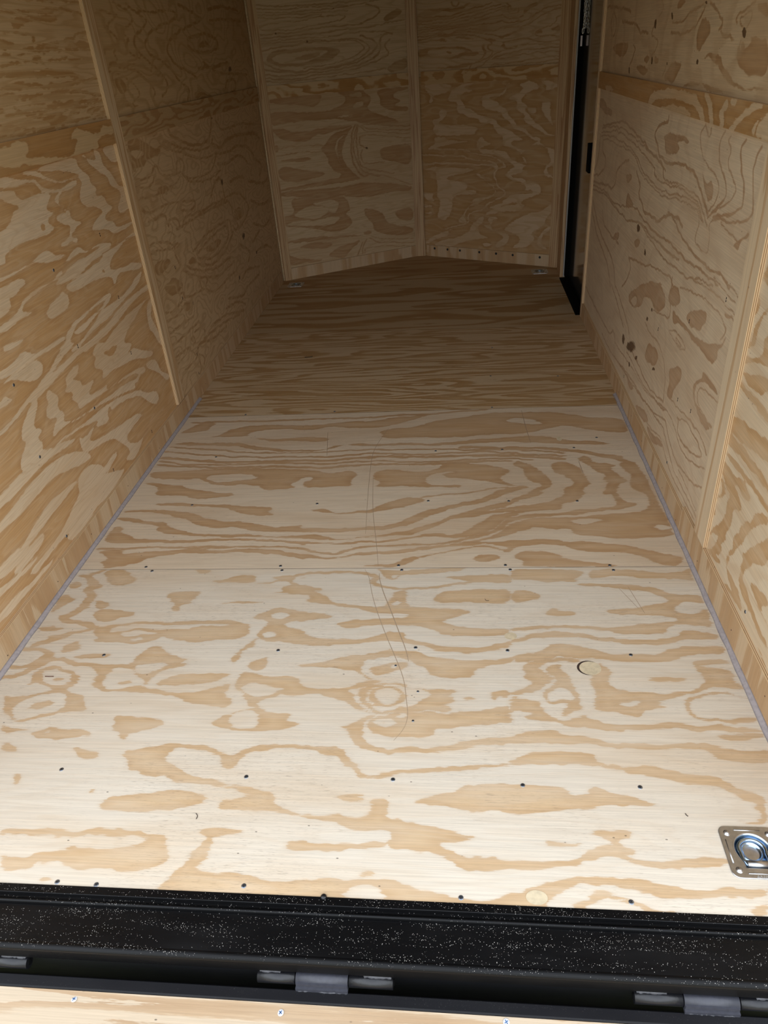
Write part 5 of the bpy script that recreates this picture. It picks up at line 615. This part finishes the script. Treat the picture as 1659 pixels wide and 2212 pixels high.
# staples and screw heads in the panels
def staple_mesh():
    bm = bmesh.new()
    for z in (-.0042, .0042): bm_box(bm, (-.0002, -.0018, z-.0024), (.0006, .0018, z+.0024))
    bm_box(bm, (-.0002, -.0004, -.0042), (.0002, .0004, .0042))
    me = bpy.data.meshes.new('staple'); bm.to_mesh(me); bm.free(); me.materials.append(M['screwdark']); return me
ST = staple_mesh()
def staples(panel, side, pts, scr=()):
    for y, z in pts: put('staple', ST, (XL+.0003 if side < 0 else XR-.0006, y, z), panel)
    for y, z in scr: put('screw', SCREW, (XL if side < 0 else XR, y, z), panel, (0, math.pi/2*(1 if side < 0 else -1), 0))
staples(pl1, -1, [(2.372, 0.634), (2.758, 0.466), (2.762, 0.928), (2.778, 0.688), (2.356, 0.143), (2.756, 0.11)], [(1.95, 0.42), (1.951, 0.665), (2.357, 0.404), (1.938, 0.121), (2.367, 0.898)])
staples(pl3, -1, [(4.421, 0.868), (3.44, 0.49), (3.431, 0.637), (3.567, 0.427), (3.474, 0.193), (3.439, 0.104), (4.428, 0.324), (4.91, 0.362), (4.668, 0.517)])
staples(pr2, 1, [(2.717, 0.493), (2.078, 0.792), (2.212, 0.394), (3.172, 0.121), (2.361, 0.368), (2.369, 0.636)], [(2.369, .12)])
staples(pr1, 1, [], [(1.532, .135)])

def wstrip(name, side, y0, y1, z0, z1, mat, label, cat, grain, off, t=.0115, key=None):
    x = BL if side < 0 else BR
    o = board(name, (x, y0, z0), (0, 1, 0), (0, 0, 1), (1 if side < 0 else -1, 0, 0), y1-y0, z1-z0, t, mat, None, grain, key, 'yz', .007 if key else None, (), (.7, 1), uvoff=off)
    tag(o, label, cat, 'structure'); return o
wstrip('trim_3', -1, 3.075, 3.160, .091, ZT, M['batten'], 'upright batten halfway along the left wall', 'batten', 'v', 1)
wstrip('trim_4', -1, .806, 3.0745, 1.203, 1.287, M['stripleft'], 'level batten on the left wall, near the opening', 'batten', 'u', 2, key='stripleft')
wstrip('trim_5', -1, 3.1605, 5.535, 1.200, 1.287, M['stripfar'], 'level batten on the left wall, near the nose', 'batten', 'u', 3)
wstrip('trim_6', 1, 1.862, 1.962, .105, ZT, M['battenlight'], 'pale upright batten on the right wall near the opening', 'batten', 'v', 4)
wstrip('trim_7', 1, 1.9625, 4.388, 1.196, 1.268, M['stripright'], 'level batten on the right wall beside the door', 'batten', 'u', 5, key='stripright')
wstrip('trim_8', 1, .806, 1.8615, 1.196, 1.268, M['strip'], 'level batten on the right wall, near the opening', 'batten', 'u', 6)
wstrip('trim_9', 1, 4.390, 4.435, .0, ZT, M['battenlight'], 'upright batten edging the side door opening', 'batten', 'v', 7)
# kick strips: cut across the grain, several lengths butted together
bl = empty('baseboard_left', (BL, Y0, 0)); tag(bl, 'low plywood kick strip along the left wall', 'baseboard', 'structure')
br = empty('baseboard_right', (BR, Y0, 0)); tag(br, 'low plywood kick strip along the right wall', 'baseboard', 'structure')
def kick(parent, side, y0, y1, h, off):
    x = BL if side < 0 else BR
    return board('kick_board', (x, y0, 0.0005), (0, 1, 0), (0, 0, 1), (1 if side < 0 else -1, 0, 0), y1-y0, h, .0118, M['kick'], parent, 'v', uvoff=off)
for a, b_, h, o_ in ((.806, 1.853, .088, 0), (1.8545, 3.105, .084, 1), (3.1065, 5.49, .085, 2)): kick(bl, -1, a, b_, h, o_)
for a, b_, h, o_ in ((.806, 2.098, .102, 3), (2.0995, 4.388, .085, 4)): kick(br, 1, a, b_, h, o_)
def nails(parent, side, n, y0, y1):
    bm0 = bmesh.new(); bm_lathe(bm0, (0, 0, 0), [(.0022, 0), (.0018, .0004), (0, .0004)], 8); me = bpy.data.meshes.new('nail'); bm0.to_mesh(me); bm0.free(); me.materials.append(M['gap'])
    for k in range(n):
        y = y0+(y1-y0)*(k+random.random()*.5)/n
        put('nail', me, (BL if side < 0 else BR, y, random.uniform(.02, .07)), parent, (0, math.pi/2*(1 if side < 0 else -1), 0))
nails(bl, -1, 12, 1.0, 5.2); nails(br, 1, 12, 1.0, 4.2)

# ------------------------------------------------------------------ V nose
def nose_side(A, B, nm, lab):
    A, B = Vector((*A, 0)), Vector((*B, 0)); d = (B-A); L = d.length; d.normalize(); n = Vector((d.y, -d.x, 0))
    if n.y > 0: n = -n
    bm = bmesh.new()
    pts = [A-n*.0105, B-n*.0105, B-n*.05, A-n*.05]
    a = [bm.verts.new((p.x, p.y, -.07)) for p in pts]; b_ = [bm.verts.new((p.x, p.y, ZT)) for p in pts]
    bm.faces.new(a[::-1]); bm.faces.new(b_)
    for k in range(4): bm.faces.new((a[k], a[(k+1) % 4], b_[(k+1) % 4], b_[k]))
    bmesh.ops.recalc_face_normals(bm, faces=bm.faces[:])
    w = from_bm(nm, bm, M['skin']); tag(w, lab, 'wall', 'structure')
    return A, d, n, L, w
def nboard(fr, name, s0, s1, z0, z1, out, t, mat, parent=None, grain='u', off=0.0, key=None):
    A, d, n, L, w = fr
    O = A+d*s0+n*out+Vector((0, 0, z0))
    return board(name, O, d, (0, 0, 1), n, s1-s0, z1-z0, t, mat, parent, grain, key, 'st', .0055 if key else None, (), (.7, 1), uvoff=off, koff=(s0, z0), edge='edge' if key else 'same')
NL = nose_side((XL, YC), AP, 'wall_front_left', 'left half of the pointed front wall')
NR = nose_side(AP, (XR, YC), 'wall_front_right', 'right half of the pointed front wall')
for fr, up, lo, labs, o_ in ((NL, 'noselu', 'nosell', ('upper panel with long oval grain', 'lower panel with a knot whorl'), 0), (NR, 'noseru', 'noserl', ('upper panel with fine wavy lines', 'lower panel with wavy tan figures'), 1)):
    p = nboard(fr, 'plywood_panel', .002, fr[3]-.002, 1.251, ZT, 0, .0102, M[up], fr[4], off=o_, key=up); p['label'] = labs[0]
    p = nboard(fr, 'plywood_panel', .002, fr[3]-.002, 0, 1.249, 0, .0102, M[lo], fr[4], off=o_+.3, key=lo); p['label'] = labs[1]
def ntrim(fr, nm, s0, s1, z0, z1, out, mat, lab, grain, off, cat='batten'):
    o = nboard(fr, nm, s0, s1, z0, z1, out, .0112, mat, None, grain, off); tag(o, lab, cat, 'structure'); return o
ntrim(NL, 'trim_10', .0135, .072, .0, ZT, .0117, M['pine'], 'upright pine batten in the left corner of the nose', 'v', 1)
ntrim(NR, 'trim_11', 1.112, NR[3]-.0135, .0, ZT, .0117, M['pine'], 'upright pine batten in the right corner of the nose', 'v', 2)
ntrim(NL, 'trim_12', .0725, 1.138, 1.208, 1.286, .0117, M['strip'], 'level batten across the left half of the nose', 'u', 7)
ntrim(NR, 'trim_13', .058, 1.1115, 1.204, 1.284, .0117, M['strip'], 'level batten across the right half of the nose', 'u', 9)
post = board('trim_14', (-.353, 6.115, .0), (1, 0, 0), (0, 0, 1), (0, -1, 0), .076, ZT, .012, M['pine'], None, 'v', uvoff=5, edge='same')
tag(post, 'upright pine batten at the point of the nose', 'batten', 'structure')
bfl = ntrim(NL, 'baseboard_front_left', .0725, 1.138, 0.0005, .085, .0117, M['kick'], 'low kick strip across the left half of the nose', 'v', 5, 'baseboard')
bfr = ntrim(NR, 'baseboard_front_right', .058, 1.1115, 0.0005, .085, .0117, M['kick'], 'low kick strip across the right half of the nose, with seven screws', 'v', 6, 'baseboard')
for s in (.13, .25, .363, .535, .68, .82, 1.04):
    A, d, n, L, w = NR
    p = A+d*s+n*.0118; o = put('screw', SCREW_D, (p.x, p.y, .063), bfr)
    o.rotation_euler = n.to_track_quat('Z', 'Y').to_euler(); o.scale = (2.0, 2.0, 1.5)

# ------------------------------------------------------------------ side door
dr = empty('door_1', (.75, 4.86, 0)); tag(dr, 'side door with glossy dark inner skin beside the nose', 'door', 'structure')
box('door_panel', (.758, 4.445, .02), (.80, 5.275, 1.92), M['door'], dr)
bm = bmesh.new()
bm_box(bm, (.727, 5.262, .012), (.758, 5.296, 1.925)); bm_box(bm, (.727, 4.44, 1.90), (.757, 5.262, 1.925)); bm_box(bm, (.7425, 4.436, .012), (.757, 4.442, 1.90))
from_bm('door_frame', bm, M['black'], dr)
box('door_trim', (.7195, 5.2945, .002), (.727, 5.2995, 1.93), M['trimwhite'], dr)['label'] = 'thin white jamb edge'
bm = bmesh.new(); bm_box(bm, (.692, 4.437, .0008), (.757, 5.26, .006)); bm_box(bm, (.745, 4.431, -.07), (.80, 5.299, .0195)); bm_box(bm, (.728, 4.437, .006), (.757, 5.26, .014))
from_bm('threshold', bm, M['black'], dr)
box('latch', (.740, 4.655, .755), (.7578, 4.745, .905), M['black'], dr, .003)['label'] = 'black latch box at mid height'
box('jamb_board', (.6985, 5.2995, .0), (.7185, 5.475, ZT), M['pine'], dr)['label'] = 'pine board on the jamb next to the nose'
uvj = [o for o in dr.children if o.name.startswith('jamb')][0]
ul = uvj.data.uv_layers.new(name='grain_uv')
for l, d in zip(uvj.data.loops, ul.data):
    c = uvj.data.vertices[l.vertex_index].co; d.uv = (c.z, c.y+c.x)
box('sticker', (.735, 5.2605, 1.372), (.7455, 5.2618, 1.425), M['sticker'], dr)['label'] = 'small white sticker on the black frame'
box('bumper', (.738, 5.244, 1.436), (.757, 5.2615, 1.475), M['black'], dr, .002)['label'] = 'black rubber bumper block'
# door safety chain
ch = empty('safety_chain', (.746, 5.235, 1.72)); tag(ch, 'bright zinc chain with a snap hook hanging on the side door frame', 'chain')
def chain_link():
    bm = bmesh.new(); pts = []
    for k in range(16):
        a = 2*math.pi*k/16; pts.append((.0042*math.cos(a), 0, .0058*math.sin(a)+(.0045 if math.sin(a) > 0 else -.0045)))
    bm_path(bm, pts, .0014, 6, True); me = bpy.data.meshes.new('chain_link'); bm.to_mesh(me); bm.free(); me.materials.append(M['chain']); return me
CLK = chain_link()
for s, zz, n in ((0, 1.535, 16), (1, 1.535, 16)):
    for k in range(n):
        z = 1.72-k*.0172+(.006 if s else 0)
        put('chain_link', CLK, (.7455+s*.007, 5.236-.004*math.sin(k*.6+s), z-s*.0), ch, (0, 0, (k % 2)*math.pi/2+.5))
bm = bmesh.new()
pts = [(.742, 5.236, 1.455+.0), (.738, 5.236, 1.445), (.738, 5.236, 1.43), (.742, 5.236, 1.42), (.747, 5.236, 1.425), (.748, 5.236, 1.44), (.746, 5.236, 1.46), (.7445, 5.236, 1.468), (.742, 5.236, 1.455)]
bm_path(bm, [(x, y, z+.013) for x, y, z in pts], .0016, 8); from_bm('snap_hook', bm, M['chain'], ch)

# ------------------------------------------------------------------ rear sill (black steel)
XS0, XS1 = XL-.05, XR+.05
sill = empty('rear_sill', (-.3, .74, 0)); tag(sill, 'black steel sill across the rear edge of the plywood floor, dusted with sawdust', 'sill')
extrude_profile('floor_edge_angle', [(.8035, -.02), (.8035, .0016), (.8025, .0022), (.7865, .0022), (.7855, .0015), (.785, -.006), (.785, -.02)], XS0, XS1, M['steel'], sill)
def arc(cy, cz, r, a0, a1, n=6): return [(cy+r*math.cos(math.radians(a0+(a1-a0)*k/n)), cz+r*math.sin(math.radians(a0+(a1-a0)*k/n))) for k in range(n+1)]
rg = [(.7848, -.03), (.7848, -.0075)]+[(.7795, -.0075)]+arc(.7735, -.0075, .0042, 60, 180, 6)+[(.7690, -.030)]
extrude_profile('ridge', rg, XS0, XS1, M['steel'], sill)
lg = [(.7688, -.05), (.7688, -.0130)]+[(.6990, -.0150)]+arc(.6925, -.0235, .0095, 62, 180, 8)+[(.6830, -.05)]
extrude_profile('ledge', lg, XS0, XS1, M['steel'], sill)
extrude_profile('channel_face', [(.712, -.0505), (.7005, -.0505), (.7005, -.175), (.690, -.175), (.690, -.18), (.712, -.18)], XS0, XS1, M['steelclean'], sill)
extrude_profile('bolster', [(.80, -.071), (.713, -.0505), (.713, -.18), (.80, -.18)], XS0, XS1, M['steelclean'], sill)
# dome head bolt on the sill edge
bm = bmesh.new(); bm_lathe(bm, (-.292, .8035, .0018), [(.0062, 0), (.0060, .0016), (.0045, .0036), (.002, .0046), (0, .0048)], 20)
o = from_bm('dome_bolt', bm, M['knuckle'], sill, True); o['label'] = 'dark dome headed bolt'

# ------------------------------------------------------------------ ramp door lying open
ramp = empty('ramp_door', (-.3, .66, -.09)); tag(ramp, 'plywood ramp door lowered below the sill, black steel edge tube', 'ramp')
SL = -.21
def rz(y): return -.0885+(y-.645)*-SL
bm = bmesh.new()
prof = [(.668, -.0860), (.6655, -.0835), (.6475, -.0850), (.645, -.0875), (.6455, -.113), (.668, -.112)]
A = [bm.verts.new((XS0+.02, y, z)) for y, z in prof]; B = [bm.verts.new((XS1-.02, y, z)) for y, z in prof]
for k in range(6): bm.faces.new((A[k], A[(k+1) % 6], B[(k+1) % 6], B[k]))
bm.faces.new(A[::-1]); bm.faces.new(B); bmesh.ops.recalc_face_normals(bm, faces=bm.faces[:])
from_bm('edge_tube', bm, M['steelclean'], ramp)
V_ = Vector((0, 1, -SL)).normalized(); N_ = Vector((1, 0, 0)).cross(V_)
LR = 1.95
O_ = Vector((XS0+.03, .6445, rz(.6445)-.001))-V_*LR
board('ramp_deck', O_, (1, 0, 0), V_, N_, XS1-XS0-.06, LR, .018, M['ramp'], ramp, 'u', uvoff=2)
for x, y in ((-.775, .634), (-.359, .633), (.0665, .640)):
    o = put('screw', SCREW_W, (x, y-.0035, rz(y-.0035)-.0008), ramp, (math.atan(-SL), 0, x*3)); o['label'] = 'white screw head with a blue cross recess'

# hinges: knuckles welded alternately to the sill and to the ramp
def hinge(xa, xb, xc, xd, label):
    h = empty('ramp_hinge', ((xa+xd)/2, .684, -.073)); tag(h, label, 'hinge', None, 'hinges between sill and ramp')
    ax, az, r = .684, -.071, .0128
    def weld(x0, x1, y, z, r0):
        bm = bmesh.new(); n = max(6, int((x1-x0)/.004)); pts = [(x0+(x1-x0)*k/n, y+random.uniform(-.001, .001), z+random.uniform(-.0012, .0012)) for k in range(n+1)]
        bm_path(bm, pts, r0, 8); from_bm('weld_bead', bm, M['weld'], h, True)
    for (x0, x1) in ((xa, xb-.002), (xc+.002, xd)):
        bm = bmesh.new(); bm_tube(bm, (x0, ax, az), (x1, ax, az), r, 24)
        bm_box(bm, (x0+.004, ax+.002, az+.004), (x1-.004, .7006, az+.0125))
        from_bm('sill_knuckle', bm, M['knuckle'], h); weld(x0+.003 if x0 == xa else x0+.028, x1-.028 if x0 == xa else x1-.003, .6905, az+.0118, .0072)
    bm = bmesh.new(); bm_tube(bm, (xb, ax, az), (xc, ax, az), r+.0006, 24)
    bm_box(bm, (xb, .664, az-.0125), (xc, ax, az-.004)); bm_box(bm, (xb+.001, .6685, az-.0135), (xc-.001, ax-.004, az+.006))
    from_bm('ramp_knuckle', bm, M['knuckleplate'], h); weld(xb+.002, xc-.002, .6672, az-.0118, .0035)
    bm = bmesh.new(); bm_tube(bm, (xa-.002, ax, az), (xd+.002, ax, az), .006, 16); from_bm('hinge_pin', bm, M['black'], h)
hinge(-.411, -.335, -.233, -.146, 'black welded ramp hinge in the middle of the sill')
hinge(.302, .390, .487, .570, 'black welded ramp hinge at the right end of the sill')
hinge(-1.155, -1.075, -.975, -.889, 'black welded ramp hinge at the left end of the sill')

# ------------------------------------------------------------------ recessed tie-down rings
def rrect(cx, cy, h, r, n=8):
    out = []
    for sx, sy, a0 in ((1, 1, 0), (-1, 1, 90), (-1, -1, 180), (1, -1, 270)):
        for k in range(n+1):
            a = math.radians(a0+90*k/n); out.append((cx+sx*(h-r)+r*math.cos(a), cy+sy*(h-r)+r*math.sin(a)))
    return out
def tie_down(cx, cy, label, text=False):
    t = empty('tie_down_ring', (cx, cy, 0)); tag(t, label, 'tie-down ring', None, 'recessed tie-down rings in the floor')
    H = .058; NS = 96
    def rr(a, h, r):                     # rounded square met by a ray at angle a
        lo, hi = 0.0, h*1.5
        for _ in range(26):
            m = (lo+hi)/2; x, y = abs(m*math.cos(a)), abs(m*math.sin(a))
            qx, qy = max(x-(h-r), 0), max(y-(h-r), 0)
            inside = x <= h and y <= h and (qx*qx+qy*qy <= r*r)
            lo, hi = (m, hi) if inside else (lo, m)
        return lo*math.cos(a), lo*math.sin(a)
    def well(a):                         # round at the back, drawn in to the strap in front
        x, y = .0365*math.cos(a), .0365*math.sin(a)
        if y < 0:
            lo, hi = 0.0, .06
            for _ in range(26):
                m = (lo+hi)/2; px, py = m*math.cos(a), m*math.sin(a)
                ins = py > -.0395 and abs(px) < .0365-(.0105*min(1, -py/.030)**1.5)
                lo, hi = (m, hi) if ins else (lo, m)
            x, y = lo*math.cos(a), lo*math.sin(a)
        return x, y
    AN = [2*math.pi*k/NS for k in range(NS)]; n = NS
    bm = bmesh.new()
    def ring_(f, z, dy=0.0): return [bm.verts.new((cx+x, cy+dy+y, z)) for x, y in (f(a) for a in AN)]
    outer0 = ring_(lambda a: rr(a, H, .016), .0002); outer1 = ring_(lambda a: rr(a, H, .016), .0018); outer2 = ring_(lambda a: rr(a, H-.0012, .0152), .0028)
    def sc(k): return lambda a: tuple(c*k for c in well(a))
    def ci(r): return lambda a: (r*math.cos(a), r*math.sin(a))
    rims = [ring_(sc(1.09), .0028, .004), ring_(sc(1.05), .0034, .004), ring_(sc(1.0), .0022, .004), ring_(sc(.95), -.002, .004), ring_(sc(.90), -.0085, .004)]
    rims += [ring_(ci(r), z, .007) for r, z in ((.0235, -.0095), (.0225, -.0080), (.0210, -.0078), (.0195, -.0095), (.0180, -.0118), (.0165, -.0118), (.0152, -.0135))]
    def strip(A, B, mi=0, sm=True):
        for k in range(n):
            f = bm.faces.new((A[k], A[(k+1) % n], B[(k+1) % n], B[k])); f.smooth = sm; f.material_index = mi
    strip(outer0, outer1); strip(outer1, outer2); strip(outer2, rims[0], 0, False)
    for i in range(len(rims)-1): strip(rims[i], rims[i+1], 0 if i < 2 else 1)
    f = bm.faces.new(rims[-1]); f.material_index = 0
    bmesh.ops.recalc_face_normals(bm, faces=bm.faces[:])
    from_bm('pan', bm, [M['zinc'], M['zincblue']], t)
    # stamped ribs
    for p, q in (((-.026, .0485), (.026, .0485)), ((-.0485, .026), (-.0485, -.026)), ((.0485, .026), (.0485, -.026)), ((-.026, -.0475), (.026, -.0475))):
        bm = bmesh.new(); bm_path(bm, [(cx+p[0], cy+p[1], .0028), (cx+q[0], cy+q[1], .0028)], .0016, 10)
        bmesh.ops.translate(bm, verts=bm.verts, vec=(0, 0, -.0004)); from_bm('rib', bm, M['zinc'], t)
    for sx in (-1, 1):
        for sy in (-1, 1):
            x, y = cx+sx*.0415, cy+sy*.041
            bm = bmesh.new(); bm_lathe(bm, (x, y, .0028), [(.0072, 0), (.0068, .0004), (.0052, .0006), (.0048, .0022), (.003, .0038), (0, .0044)], 20)
            from_bm('rivet', bm, M['zinc'], t, True)
    # D ring lying in the pan
    pts = []
    for k in range(25):
        a = math.radians(-20+220*k/24); pts.append((cx+.0268*math.cos(a), cy+.008+.0235*math.sin(a), -.0040))
    pts = [(cx+.021, cy-.0255, -.002)]+[(cx+.0255, cy-.013, -.003)]+pts+[(cx-.0255, cy-.013, -.003), (cx-.021, cy-.0255, -.002)]
    bm = bmesh.new(); bm_path(bm, pts, .0040, 12, True); from_bm('ring', bm, M['zincblue'], t)['label'] = 'folded down D ring'
    bm = bmesh.new(); bm_tube(bm, (cx-.0215, cy-.0258, -.0002), (cx+.0215, cy-.0258, -.0002), .0074, 20); from_bm('strap', bm, M['zinc'], t)
    if text:
        for s, x, y, sz, nm in (('GETCO', -.012, -.0555, .0062, 'stamped_text'),):
            cu = bpy.data.curves.new(nm, 'FONT'); cu.body = s; cu.size = sz; cu.extrude = .0004; cu.materials.append(M['zinc'])
            tmp = bpy.data.objects.new(nm, cu); me = bpy.data.meshes.new_from_object(tmp); bpy.data.objects.remove(tmp)
            o = bpy.data.objects.new(nm, me); C.objects.link(o); o.parent = t; o.location = (x, y, .0030)
tie_down(*RING_NEAR, 'zinc recessed tie-down ring in the pale floor near the black sill', True)
tie_down(*RING_L, 'zinc recessed tie-down ring in the dark left front floor corner')
tie_down(*RING_R, 'zinc recessed tie-down ring in the dark floor by the side door')

# ------------------------------------------------------------------ grass seen through the hinge gap
bm = bmesh.new()
for k in range(1400):
    x, y = random.uniform(-1.2, .9), random.uniform(.55, 1.05); a = random.uniform(0, 6.28); h = random.uniform(.10, .36); l = random.uniform(.02, .07); w = random.uniform(.0015, .003)
    dx, dy = math.cos(a), math.sin(a)
    p0 = Vector((x, y, -.52)); p1 = p0+Vector((dx*l*.4, dy*l*.4, h*.6)); p2 = p0+Vector((dx*l, dy*l, h)); s = Vector((-dy, dx, 0))*w
    v = [bm.verts.new(p) for p in (p0-s, p0+s, p1+s*.8, p1-s*.8, p2)]
    bm.faces.new((v[0], v[1], v[2], v[3])); bm.faces.new((v[3], v[2], v[4]))
g_ = from_bm('grass', bm, M['blade']); tag(g_, 'green grass blades showing through the gap below the hinges', 'grass', 'stuff')

# ------------------------------------------------------------------ loose splinters lying on the floor
def splinter(x, y, L, a, r, curl, mat, label):
    bm = bmesh.new(); pts = []
    for k in range(9):
        t = k/8-.5; pts.append((x+L*t*math.cos(a)-curl*(t*t*4-.33)*math.sin(a), y+L*t*math.sin(a)+curl*(t*t*4-.33)*math.cos(a), r*.8+.0015*abs(t)))
    bm_path(bm, pts, r, 6); o = from_bm('splinter', bm, M[mat])
    tag(o, label, 'splinter', None, 'loose splinters on the floor')
M['splinter'] = simple('dark_wood_splinter', (.06, .04, .028), .8)
M['splinterred'] = simple('reddish_wood_splinter', (.14, .045, .02), .8)
splinter(-.612, .977, .015, 1.9, .0008, .003, 'splinter', 'dark curled splinter alone on the pale sheet, left of centre near the sill')
splinter(.067, 1.742, .014, -.6, .0007, .004, 'splinter', 'dark curled splinter on a tan patch just behind the sheet joint')
splinter(-1.18, 1.404, .026, .0, .0011, .0, 'splinterred', 'reddish straight splinter inside the ring grain by the left wall')
splinter(-.858, 3.888, .045, .2, .0022, .0, 'splinter', 'black chip lying on the dim third floor sheet')
splinter(.471, 1.018, .008, -1.0, .0009, .0005, 'splinter', 'tiny dark chip between the screws and the tie-down ring')
